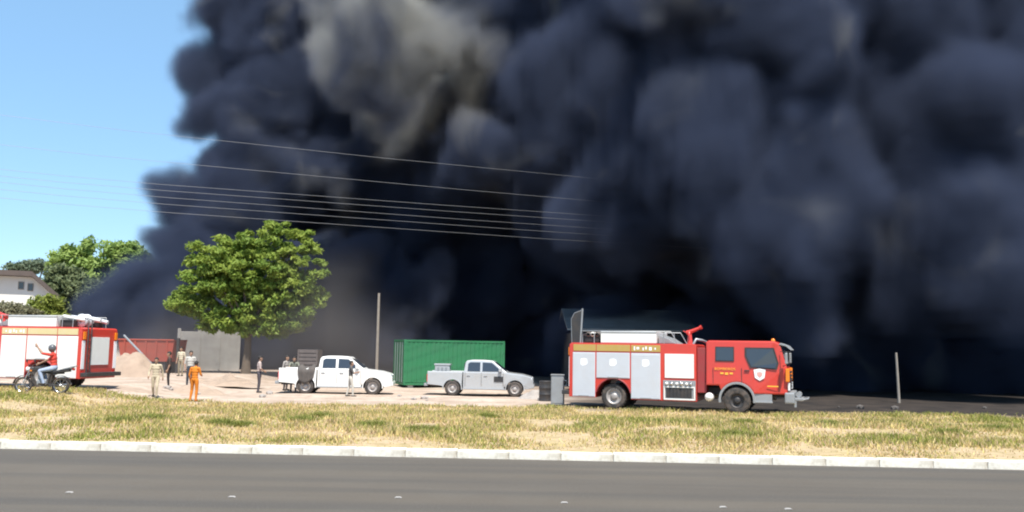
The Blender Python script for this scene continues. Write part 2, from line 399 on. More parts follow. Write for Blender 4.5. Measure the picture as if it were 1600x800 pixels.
tree('broadleaf_tree', 'large round bright green tree standing against the dark smoke', 58,
     [(400, 415, 92, 50), (318, 438, 48, 44), (288, 478, 27, 17), (325, 488, 32, 15), (428, 497, 26, 28), (395, 472, 45, 28), (430, 374, 60, 28), (472, 425, 42, 55), (478, 475, 30, 32), (345, 400, 52, 30), (370, 455, 60, 30), (440, 455, 50, 40), (436, 506, 28, 24), (400, 488, 42, 24), (298, 468, 36, 26), (375, 425, 60, 40), (360, 492, 44, 20), (390, 510, 34, 16), (345, 508, 30, 12), (455, 495, 30, 22)],
     56000, .17, [(.14, .23, .04), (.33, .40, .075)], 385, 21, limbs=12)
tree('broadleaf_tree', 'green domed tree rising behind the white house', 98,
     [(155, 400, 62, 27), (205, 404, 34, 24), (112, 413, 40, 26), (150, 440, 70, 30), (190, 425, 45, 25)], 15000, .30, [(.19, .29, .08), (.34, .44, .12)], 155, 22)
tree('broadleaf_tree', 'dull grey-green tree next to the white house', 84,
     [(110, 455, 50, 34), (150, 470, 50, 34), (95, 440, 30, 26), (105, 492, 42, 20)], 13000, .24, [(.15, .18, .09), (.21, .25, .12)], 120, 23)
tree('broadleaf_tree', 'small pale far tree showing over the roof of the white house', 130,
     [(55, 416, 22, 10), (25, 420, 16, 9)], 2500, .3, [(.12, .16, .10), (.16, .20, .13)], 45, 24)
tree('leafy_bush', 'yellow-green bush below the white house behind the parked engine', 62,
     [(72, 482, 24, 20), (55, 500, 30, 14), (85, 500, 22, 14)], 5000, .16, [(.17, .22, .04), (.26, .29, .06)], 70, 25, limbs=4)
tree('leafy_bush', 'dusty olive bush under the wall of the white house', 60,
     [(18, 484, 26, 10), (-20, 487, 30, 13), (40, 492, 22, 10)], 5000, .15, [(.16, .16, .08), (.26, .24, .16)], 15, 26, limbs=4)

# ------------------------------------------------------------------ house
hp = P(20, 560, 72); s72 = FPX / 72
hx = lambda px: (px - 20) / s72
hz = lambda py: P(20, py, 72).z
house = thing('house', 'white gabled house with a dark tiled roof beside the trees', 'house', (hp.x, 72, soil(hp.x, 72)), R(27))
z0 = soil(hp.x, 72)
eave, clip_ = hz(458) - z0, hz(432) - z0
m = MB(); m.prism([(hx(-45), 0), (hx(68), 0), (hx(68), eave), (hx(38), clip_), (hx(-12), clip_), (hx(-45), eave)], 0, 11); m.build('wall', M['plaster'], house)
th = .42
m = MB(); pr = [(hx(-56), eave - .45), (hx(-12), clip_ + .02), (hx(38), clip_ + .02), (hx(77), eave - .45)]
m.prism(pr + [(x, z + th) for x, z in reversed(pr)], -.75, 11.6); m.build('roof', M['roof_tile'], house)
for px, py in ((24, 446), (37, 448)):
    m = MB(); x, z = hx(px), hz(py) - z0; m.box(x - .22, x + .22, -.035, .05, z - .32, z + .32); f = m.build('window', M['old_wood'], house)
    m = MB(); m.box(x - .16, x + .16, -.045, -.03, z - .26, z + .26); m.build('pane', M['glass'], f)

# ------------------------------------------------------------------ boundary wall, shed, poles, wires
wp = P(278, 560, 63); wq = P(372, 560, 64)
wl_ = Vector((wq.x - wp.x, wq.y - wp.y, 0)); ang = math.atan2(wl_.y, wl_.x)
bw = thing('boundary_wall', 'grey concrete panel wall behind the yard under the big tree', 'wall', (wp.x, wp.y, soil(wp.x, wp.y)), ang)
npan = 3; pl_ = wl_.length / npan
for i in range(npan):
    m = MB(); m.box(i * pl_ + .1, (i + 1) * pl_ - .1, 0, .12, -.2, 2.75 + .03 * (i % 2), bev=.01); m.build('panel', M['concrete'], bw)
for i in range(npan + 1):
    m = MB(); m.box(i * pl_ - .11, i * pl_ + .11, -.05, .19, -.2, 2.95, bev=.015); m.build('post', M['concrete'], bw)

sp = P(886, 560, 57); sz = soil(sp.x, 57)
shed = thing('shed', 'long low shed with a grey sheet roof hidden in smoke behind the fire engine', 'shed', (sp.x, 57, sz), R(1))
Ls = (1092 - 886) / FPX * 57; z1, z2 = P(960, 517, 57).z - sz, P(960, 486, 62).z - sz
m = MB(); m.box(.3, Ls - .3, .4, 9.6, 0, z1 - .15); m.build('wall', M['tarp'], shed)
m = MB(); m.prism([(0, 0), (Ls, 0), (Ls, .12), (0, .12)], 0, 5.1, fn=lambda c: Vector((c.x, c.y, z1 + c.z + (z2 - z1) * c.y / 5.1))); m.build('roof', M['sheet_roof'], shed)
m = MB(); m.prism([(0, 0), (Ls, 0), (Ls, .12), (0, .12)], 5.1, 10.2, fn=lambda c: Vector((c.x, c.y, z2 + c.z - (z2 - z1) * (c.y - 5.1) / 5.1))); m.build('roof', M['sheet_roof'], shed)
for i in range(3):
    m = MB(); m.box(1.2 + i * 3.1, 3.2 + i * 3.1, .34, .41, 0, z1 - .9); m.build('door', M['grey_metal'], shed)

def pole(name, px, D, ztop_py, r, material, label, cat, lean=0):
    p = P(px, 560, D); z = soil(p.x, D); H = P(px, ztop_py, D).z - z
    m = MB(); m.tube([(0, 0, -.3), (lean * .5, 0, H * .5), (lean, 0, H)], [r * 1.15, r, r * .85], 10)
    return m.build(name, material, label=label, cat=cat, loc=(p.x, D, z))
pole('wooden_pole', 589, 56, 458, .09, M['old_wood'], 'tall thin grey pole standing at the end of the green container', 'pole')
pole('fence_post', 1403, 42, 551, .06, M['old_wood'], 'short pale post standing alone on the scorched ground', 'post', -.08)
WIRES = [((205, 205), (320, 217), (590, 246), (900, 276), 'topmost single power line crossing the smoke'),
         ((150, 243), (310, 258), (720, 296), (950, 316), 'second single power line below the topmost one'),
         ((100, 275), (250, 288), (700, 321), (950, 338), 'uppermost wire of the lower bundle of power lines'),
         ((100, 285), (260, 298), (700, 330), (950, 347), 'second wire of the lower bundle of power lines'),
         ((100, 295), (265, 309), (740, 344), (950, 358), 'third wire of the lower bundle of power lines'),
         ((100, 306), (270, 320), (800, 358), (950, 368), 'fourth wire of the lower bundle of power lines'),
         ((100, 319), (275, 333), (850, 373), (950, 379), 'lowest wire of the lower bundle of power lines')]
for w in WIRES:
    q = [P(px, py, 37.5 + (px - 100) * .0165) for px, py in w[:4]]
    dirv = (q[1] - q[0]).normalized(); a0 = q[0] - dirv * 14; a1 = q[3] + (q[3] - q[2]).normalized() * 14
    m = MB(); m.tube([tuple(a0 + Vector((0, 0, .3)))] + [tuple(p) for p in q] + [tuple(a1)], .0072, 5)
    m.build('power_line', M['wire'], label=w[4], cat='power line', group='power lines across the smoke')
# ------------------------------------------------------------------ vehicles
def arch(cx, cz, r, a0, a1, n=10):
    return [(cx + r * math.cos(R(a0 + (a1 - a0) * i / n)), cz + r * math.sin(R(a0 + (a1 - a0) * i / n))) for i in range(n + 1)]
def wheel(parent, x, y, r, w, rim_r, rim_mat, side, lugs=True, tread=0):
    """A wheel whose outer face looks along side * Y."""
    Mx = Matrix.Translation((x, y, r)) @ Matrix.Diagonal((1, side, 1, 1))
    m = MB(); h = w / 2
    m.lathe([(rim_r, -h * .8), (r * .86, -h), (r * .97, -h * .82), (r, -h * .4), (r, h * .4), (r * .97, h * .82), (r * .86, h), (rim_r, h * .85)], 28, mat=Mx)
    if tread:
        for i in range(tread):
            a_ = 2 * math.pi * i / tread; mm = Mx @ Matrix.Rotation(a_, 4, 'Y') @ Matrix.Translation((r, 0, 0))
            m.box(-.012, .012, -h * .75, h * .75, -.014, .014, mat=mm)
    t = m.build('tyre', M['tyre'])
    t.name = 'wheel'; t.parent = parent
    m = MB(); m.lathe([(rim_r, -h * .8), (rim_r * .9, -h * .3), (rim_r * .9, h * .45), (rim_r * 1.02, h * .86), (rim_r * .86, h * .62), (rim_r * .7, h * .2), (rim_r * .45, h * .28), (rim_r * .36, h * .75), (rim_r * .3, h * .82), (0.001, h * .82)], 24, mat=Mx)
    rim = m.build('rim', rim_mat, t)
    return t
def side_panel(parent, name, x0, x1, z0, z1, yface, side, mat_, t=.02, bev=.006):
    m = MB(); y = side * yface
    m.box(x0, x1, min(y, y + side * t), max(y, y + side * t), z0, z1, bev=bev)
    return m.build(name, mat_, parent)
def text_part(parent, name, body, x, y, z, size, side, material):
    cu = bpy.data.curves.new(name, 'FONT'); cu.body = body; cu.size = size; cu.align_x = 'CENTER'; cu.align_y = 'CENTER'; cu.extrude = .003; cu.space_character = 1.1
    tmp = bpy.data.objects.new(name, cu); COL.objects.link(tmp)
    me = bpy.data.meshes.new_from_object(tmp.evaluated_get(bpy.context.evaluated_depsgraph_get()))
    bpy.data.objects.remove(tmp)
    me.materials.clear(); me.materials.append(material)
    o = bpy.data.objects.new(name, me); COL.objects.link(o); o.parent = parent
    o.location = (x, y, z); o.rotation_euler = (R(90), 0, 0 if side < 0 else R(180))
    return o

def fire_engine(label, loc, rz, scale, raised):
    T = thing('fire_engine', label, 'fire engine', loc, rz, 'fire engines at the yard', scale)
    Wd = 1.2; RW = .47; FA = 4.42
    # chassis
    m = MB()
    for y in (-.42, .42): m.box(-1.6, 6.0, y - .05, y + .05, .62, .88)
    for x in (-1.5, -.3, .5, 1.8, 3.2, 5.0): m.box(x, x + .1, -.4, .4, .66, .82)
    m.tube([(0, -.95, RW), (0, .95, RW)], .09, 8); m.tube([(FA, -.95, RW), (FA, .95, RW)], .07, 8)
    m.build('chassis', M['dark_metal'], T)
    # body shell with wheel arch
    prof = [(-1.68, .42), (-.66, .42)] + [(-.66, .60)] + arch(0, RW, .64, 165, 15) + [(.66, .60), (.66, .38), (3.02, .38), (3.02, 2.36), (2.95, 2.42), (-1.6, 2.42), (-1.68, 2.36)]
    m = MB(); m.prism(prof, -Wd + .01, Wd - .01, bev=.02); m.build('body', M['red_paint'], T)
    for sd in (-1, 1):
        for x0, x1, z0 in ((-1.54, -.68, .44), (-.63, .62, 1.14), (.67, 1.74, .42)):
            sh = side_panel(T, 'roller_shutter', x0, x1, z0, 2.07, Wd - .008, sd, M['shutter'] if raised else M['white_paint'], .022)  # left engine's shutters and slats whitened to paint in its overexposure
            m = MB()
            for k in range(int((2.04 - z0) / .075)):
                z = z0 + .03 + k * .075; y = sd * (Wd + .014)
                m.box(x0 + .03, x1 - .03, min(y, y + sd * .008), max(y, y + sd * .008), z, z + .066)
            m.build('slats', M['shutter'] if raised else M['white_paint'], sh, kind='stuff')
            xm = (x0 + x1) / 2; zm = 1.72; y = sd * (Wd + .023)
            m = MB(); mk = [(xm - .13, zm - .1), (xm - .05, zm - .15), (xm + .06, zm - .13), (xm + .14, zm - .06), (xm + .12, zm + .1), (xm + .02, zm + .13), (xm - .12, zm + .11)]
            m.prism(mk, min(y, y + sd * .004), max(y, y + sd * .004)); m.build('emblem', M['white_print'], sh)
            y = sd * (Wd + .03); m = MB(); m.box(xm - .2, xm + .2, min(y, y + sd * .03), max(y, y + sd * .03), z0 + .02, z0 + .05, bev=.008); m.build('handle', M['grey_metal'], sh)
        pb = side_panel(T, 'pump_shutter', 1.9, 2.94, 1.2, 2.06, Wd - .008, sd, M['white_paint'], .024)
        xm, zm, y = 2.42, 1.66, sd * (Wd + .017)
        m = MB(); m.prism([(xm - .12, zm - .06), (xm, zm - .09), (xm + .13, zm - .05), (xm + .1, zm + .07), (xm - .09, zm + .06)], min(y, y + sd * .004), max(y, y + sd * .004)); m.build('emblem', M['white_print'], pb)
        for x0, x1 in ((-1.52, -.66), (-.63, .63), (.67, 1.74)):
            bd = side_panel(T, 'reflective_band', x0, x1, 2.12, 2.36, Wd - .008, sd, M['yellow_band'] if raised else M['overexposed_band'], .02)
            if x0 > 0:
                for i, (dx, w_) in enumerate(((.1, .05), (.2, .1), (.42, .05), (.52, .06), (.66, .1), (.86, .05))):
                    y = sd * (Wd + .013); m = MB(); m.box(x0 + dx, x0 + dx + w_, min(y, y + sd * .004), max(y, y + sd * .004), 2.17 + .03 * (i % 2), 2.31 - .02 * (i % 3)); m.build('lettering', M['white_print'], bd)
        # lower bay: pump fittings over a dark grille in a pale frame
        gp = side_panel(T, 'pump_panel', 1.84, 3.0, .42, 1.12, Wd - .008, sd, M['grey_metal'], .016)
        y = sd * (Wd + .012)
        m = MB(); m.box(1.95, 2.86, min(y, y + sd * .012), max(y, y + sd * .012), .5, .84); m.build('grille', M['black_plastic'], gp)
        for k in range(7):
            yy = sd * (Wd + .026); m = MB(); m.box(1.97 + k * .128, 2.05 + k * .128, min(yy, yy + sd * .01), max(yy, yy + sd * .01), .52, .82); m.build('grille_bar', M['dark_metal'], gp)
        for (x0, x1, z0, z1) in ((1.86, 2.98, .42, .47), (1.86, 2.98, .86, .9), (1.86, 1.91, .47, .86), (2.93, 2.98, .47, .86)):
            yy = sd * (Wd + .012); m = MB(); m.box(x0, x1, min(yy, yy + sd * .035), max(yy, yy + sd * .035), z0, z1, bev=.01); m.build('frame_bar', M['white_paint'], gp)
        for k, (x, rr) in enumerate(((1.97, .055), (2.14, .07), (2.33, .05), (2.5, .075), (2.68, .05), (2.83, .06))):
            Mx = Matrix.Translation((x, sd * (Wd + .01), 1.0)) @ Matrix.Diagonal((1, sd, 1, 1))
            m = MB(); m.lathe([(rr, 0), (rr, .05), (rr * .8, .06), (rr * .75, .09), (.001, .09)], 14, mat=Mx); m.build('outlet', M['chrome'] if k % 2 else M['white_paint'], gp)
        # arch trim, mud guard
        m = MB(); y = sd * (Wd - .02)
        m.tube([(x, y, z) for x, z in arch(0, RW, .66, 168, 12, 14)], .03, 6); m.build('wheel_arch_trim', M['dark_red'], T)
        # front fender
        m = MB(); pts = arch(FA, RW + .02, .63, 190, -8, 16)
        pin = arch(FA, RW + .02, .55, 190, -8, 16)
        m.prism(pts + list(reversed(pin)), min(sd * .82, sd * 1.22), max(sd * .82, sd * 1.22), bev=.01); m.build('fender', M['grey_metal'], T)
        # wheels
        wheel(T, 0, sd * .97, RW, .3, .29, M['dusty_rim'], sd, tread=26)
        wheel(T, 0, sd * .62, RW, .3, .29, M['dusty_rim'], sd)
        wheel(T, FA, sd * 1.03, RW, .31, .27, M['dark_metal'], sd, tread=26)
        # air tank and step
        m = MB(); Mx = Matrix.Translation((3.45, sd * .92, .56)) @ Matrix.Rotation(R(0), 4, 'Z')
        m.lathe([(.001, -.28), (.1, -.26), (.15, -.2), (.16, 0), (.15, .2), (.1, .26), (.001, .28)], 18, mat=Mx); m.build('air_tank', M['white_paint'], T)
        m = MB(); m.box(4.98, 5.62, min(sd * .95, sd * 1.2), max(sd * .95, sd * 1.2), .42, .47, bev=.01); m.box(5.0, 5.6, min(sd * 1.1, sd * 1.14), max(sd * 1.1, sd * 1.14), .47, .72); m.build('step', M['grey_metal'], T)
        # mirror
        m = MB(); m.tube([(5.9, sd * 1.15, 2.2), (6.12, sd * 1.42, 2.2), (6.12, sd * 1.42, 1.75), (5.98, sd * 1.17, 1.7)], .015, 6); mi_ = m.build('mirror_arm', M['dark_metal'], T)
        m = MB(); m.box(6.06, 6.15, sd * 1.42 - .11, sd * 1.42 + .11, 1.78, 2.16, bev=.03); m.build('mirror', M['grey_metal'], mi_)
        # lights
        m = MB(); m.box(6.13, 6.2, min(sd * .72, sd * 1.14), max(sd * .72, sd * 1.14), .86, 1.12, bev=.02); hl = m.build('headlight', M['clear_lens'], T)
        m = MB(); m.box(6.06, 6.19, min(sd * .98, sd * 1.205), max(sd * .98, sd * 1.205), 1.16, 1.62, bev=.03); m.build('indicator', M['orange_lens'], T)
        m = MB(); m.box(-1.72, -1.69, min(sd * .95, sd * 1.1), max(sd * .95, sd * 1.1), .55, .72, bev=.01); m.build('tail_light', M['red_lens'], T)
        m = MB(); m.box(-1.73, -1.69, min(sd * .98, sd * 1.14), max(sd * .98, sd * 1.14), 1.95, 2.25, bev=.01); m.build('warning_light', M['orange_lens'], T)
    # cab
    prof = [(3.36, .98), (3.80, .98)] + arch(FA, RW + .02, .62, 150, 22, 10) + [(5.02, .72), (6.12, .72), (6.16, 1.3), (6.10, 1.66), (5.88, 2.46), (5.7, 2.56), (3.46, 2.56), (3.36, 2.5)]
    def cab_fn(c):
        k = 1 - .05 * max(0, (c.z - 1.6)); f = 1 - .09 * max(0, c.x - 5.6) / .5
        return Vector((c.x, c.y * k * f, c.z))
    m = MB(); m.prism(prof, -1.19, 1.19, bev=.05, fn=cab_fn); cab = m.build('cab', M['red_paint'], T)
    for sd in (-1, 1):
        yf = 1.195
        for nm, poly in (('crew_window', [(3.72, 1.86), (4.3, 1.86), (4.3, 2.31), (3.72, 2.31)]), ('door_window', [(4.92, 1.66), (5.72, 1.62), (5.78, 1.8), (5.64, 2.28), (4.76, 2.28), (4.76, 2.02)])):
            def gf(c, sd=sd): return Vector((c.x, sd * (1.193 * (1 - .05 * max(0, c.z - 1.6)) * (1 - .09 * max(0, c.x - 5.6) / .5)) + c.y, c.z))
            cxm = sum(p[0] for p in poly) / len(poly); czm = sum(p[1] for p in poly) / len(poly)
            fr = [(cxm + (x - cxm) * 1.12, czm + (z - czm) * 1.14) for x, z in poly]
            m = MB(); m.prism(fr, -.005, .006, fn=gf); w_ = m.build(nm, M['black_plastic'], cab)
            m = MB(); m.prism(poly, -.006 if sd < 0 else .004, .006 if sd > 0 else -.004, fn=lambda c: gf(c) + Vector((0, sd * .006, 0))); m.build('pane', M['glass'], w_)
        # door seams and handle
        y = sd * 1.192
        for (x0, x1, z0, z1) in ((4.58, 4.6, 1.1, 2.4), (5.86, 5.875, .8, 1.6), (3.6, 3.615, 1.05, 2.42)):
            m = MB(); m.box(x0, x1, y - .004, y + .004, z0, min(z1, 1.6)); m.build('door_seam', M['dark_metal'], cab)
        m = MB(); y = sd * 1.2; m.box(4.68, 4.86, y - .02, y + .02, 1.5, 1.54, bev=.01); m.build('door_handle', M['black_plastic'], cab)
        text_part(cab, 'lettering', 'BOMBEIROS', 4.02, sd * 1.196, 1.56, .125, sd, M['yellow_print'])
        m = MB()
        for k in range(3): m.box(3.86 + k * .16, 3.97 + k * .16, min(sd * 1.19, sd * 1.197), max(sd * 1.19, sd * 1.197), 1.38 - .02 * (k % 2), 1.44)
        m.build('small_lettering', M['yellow_print'], cab)
        m = MB(); y = sd * 1.196
        m.prism([(5.2, 1.18), (5.36, 1.28), (5.4, 1.56), (5.2, 1.6), (5.0, 1.56), (5.04, 1.28)], min(y - .004, y + .004), max(y - .004, y + .004)); crest = m.build('crest', M['white_print'], cab)
        m = MB(); y = sd * 1.202; m.prism([(5.2, 1.28), (5.28, 1.35), (5.3, 1.46), (5.2, 1.49), (5.1, 1.46), (5.12, 1.35)], min(y - .002, y + .003), max(y - .002, y + .003)); m.build('crest_shield', M['faded_crest'], crest)
        m = MB(); y = sd * 1.194; m.box(5.45, 5.82, min(y - .003, y + .003), max(y - .003, y + .003), .98, 1.02); m.build('reflective_strip', M['yellow_print'], cab)
    # windscreen, visor, grille, bumper, winch
    def on_front(u, v, off):                        # v along the sloped front
        a_, b_ = Vector((6.10, 0, 1.66)), Vector((5.88, 0, 2.46)); q = a_.lerp(b_, v); nrm = Vector((.8, 0, .22)).normalized()
        return q + nrm * off + Vector((0, u, 0))
    m = MB(); m.add([on_front(u, v, o) for o in (.004, .014) for v in (.04, .93) for u in (-1.0, 1.0)], [(0, 2, 3, 1), (4, 5, 7, 6), (0, 1, 5, 4), (2, 6, 7, 3), (0, 4, 6, 2), (1, 3, 7, 5)]); m.build('windscreen', M['glass'], cab)
    m = MB(); m.prism([(5.84, 2.44), (5.9, 2.5), (6.12, 2.42), (6.26, 2.26), (6.24, 2.25), (6.08, 2.38)], -1.1, 1.1, bev=.008); m.build('sun_visor', M['grey_metal'], cab)
    m = MB()
    for k in range(5): m.box(6.15, 6.19, -.85, .85, .92 + k * .13, 1.0 + k * .13)
    m.build('front_grille', M['black_plastic'], cab)
    m = MB(); m.box(6.02, 6.34, -1.2, 1.2, .42, .8, bev=.05); m.build('bumper', M['grey_metal'], T)
    m = MB(); m.box(6.30, 6.62, -.62, .62, .5, .6, bev=.02); m.tube([(6.45, -.35, .7), (6.45, .35, .7)], .1, 12); m.tube([(6.6, -.6, .55), (6.76, -.5, .58), (6.76, .5, .58), (6.6, .6, .55)], .03, 8); m.tube([(6.35, -.95, .5), (6.35, -.95, .3)], .05, 8); m.build('winch', M['grey_metal'], T)
    m = MB(); m.lathe([(.001, 2.66), (.05, 2.65), (.07, 2.60), (.075, 2.54)], 14, mat=Matrix.Translation((5.62, -.5, 0)) @ Matrix.Rotation(R(90), 4, 'X')); m.build('beacon', M['orange_lens'], cab)
    # link between cab and body
    m = MB(); m.box(3.03, 3.35, -1.05, 1.05, .7, 2.3, bev=.02); m.build('bulkhead', M['dark_red'], T)
    # roof gear
    m = MB(); m.box(-.5, 1.58, -1.12, 1.12, 2.43, 2.86, bev=.02); bx_ = m.build('roof_box', M['white_paint'], T)
    for sd in (-1, 1):
        m = MB(); m.box(-.5, 1.58, sd * 1.12 - .012, sd * 1.12 + .012, 2.80, 2.84); m.build('lid_seam', M['grey_metal'], bx_)
        m = MB(); y = sd * 1.1
        m.tube([(-1.2, y, 2.42), (-1.2, y, 2.86), (2.1, y, 2.86), (2.35, y, 2.42)], .02, 6); m.tube([(-.75, y, 2.42), (-.75, y, 2.86)], .02, 6); m.tube([(1.85, y, 2.42), (1.85, y, 2.86)], .02, 6); m.build('roof_rail', M['grey_metal'], T)
    m = MB(); m.box(-1.15, -.58, -1.0, 1.0, 2.43, 2.72, bev=.04); m.build('hose_tray', M['black_plastic'], T)
    for k in range(6):
        m = MB(); Mx = Matrix.Translation((-1.0 + (k % 3) * .17, -.7 + (k // 3) * .9, 2.74)); m.lathe([(.05, -.35), (.09, -.33), (.09, .33), (.05, .35)], 10, mat=Mx); m.build('hose_roll', M['white_paint'] if k % 2 else M['crate'], T)
    m = MB(); m.prism([(1.62, 2.43), (2.25, 2.43), (1.95, 2.62), (1.62, 2.74)], -.9, .9, bev=.02); m.build('roof_locker', M['grey_metal'], T)
    # water cannon
    m = MB(); m.tube([(2.62, 0, 2.42), (2.62, 0, 2.78)], [.11, .07], 10); m.tube([(2.62, -.16, 2.74), (2.62, -.16, 2.9), (2.62, .16, 2.9), (2.62, .16, 2.74)], .045, 8); m.tube([(2.5, 0, 2.84), (2.68, 0, 2.9), (3.0, 0, 3.04)], [.09, .075, .05], 10); m.tube([(2.98, 0, 3.03), (3.06, 0, 3.07)], [.07, .08], 10); m.tube([(2.5, 0, 2.84), (2.36, .12, 2.92)], .018, 6); m.build('water_cannon', M['red_paint'], T)
    m = MB(); m.tube([(2.85, -.7, 2.42), (2.95, -.7, 2.6), (3.15, -.5, 2.56), (3.2, .2, 2.5)], .05, 8); m.build('suction_hose', M['grey_metal'], T)
    # rear: shutter, ladder, bumper step
    m = MB(); m.box(-1.71, -1.685, -.62, .62, .95, 2.05, bev=.008); m.build('rear_shutter', M['white_paint'], T)
    for sd in (-1, 1):
        m = MB(); m.box(-1.70, -1.682, min(sd * .98, sd * 1.17), max(sd * .98, sd * 1.17), .8, 1.9); m.build('rear_stripe', M['white_print'], T)
    m = MB()
    for y in (.70, .92): m.tube([(-1.76, y, .6), (-1.76, y, 2.7), (-1.55, y, 2.8)], .022, 8)
    for k in range(7): m.tube([(-1.76, .70, .75 + k * .28), (-1.76, .92, .75 + k * .28)], .016, 6)
    m.build('rear_ladder', M['dark_metal'], T)
    m = MB(); m.box(-1.98, -1.66, -1.16, 1.16, .50, .66, bev=.03); m.build('rear_step', M['dark_metal'], T)
    if raised:
        m = MB(); m.prism([(-1.60, 2.40), (-1.30, 2.40), (-1.24, 3.62), (-1.52, 3.52), (-1.64, 3.30)], -1.09, -1.05); rh = m.build('raised_hatch', M['dark_metal'], T)
        m = MB(); m.tube([(-1.29, -1.07, 2.40), (-1.22, -1.07, 3.70)], .035, 8); m.tube([(-1.62, -1.07, 2.40), (-1.65, -1.07, 3.30), (-1.53, -1.07, 3.53), (-1.23, -1.07, 3.64)], .016, 6); m.build('hatch_frame', M['grey_metal'], rh)
    else:
        for k in range(4):
            m = MB(); y = -.75 + k * .5; m.tube([(-1.5, y, 2.66 + .06 * (k % 2)), (-.9, y + .05, 2.8), (-.55, y, 2.84)], .085, 8); m.build('suction_pipe', M['white_paint'] if k % 2 else M['shutter'], T)
        m = MB(); m.lathe([(.08, -.2), (.26, -.18), (.26, -.14), (.12, -.12), (.12, .12), (.26, .14), (.26, .18), (.08, .2)], 18, mat=Matrix.Translation((-1.3, .55, 2.70))); m.build('hose_reel', M['shutter'], T)
    return T

p = P(960, 600, 34.2); yaw = R(-20)
SC = 1.035
nx, ny = -math.sin(yaw), math.cos(yaw)                  # local +y in the world
fx, fy = p.x + nx * 1.0 * SC, 34.2 + ny * 1.0 * SC
fire_engine('red crew-cab fire engine with pale shutters and a grey hatch raised on its back', (fx, fy, ground_z(fx, fy) - .01), yaw, SC, True)
p = P(66, 600, 34.8); yaw = R(172); nx, ny = math.sin(yaw), -math.cos(yaw)
SC = .99
lx, ly = p.x + nx * SC, 34.8 + ny * SC
fire_engine('sunlit fire engine seen from its rear corner, behind the motorcyclist', (lx, ly, ground_z(lx, ly) - .01), yaw, SC, False)

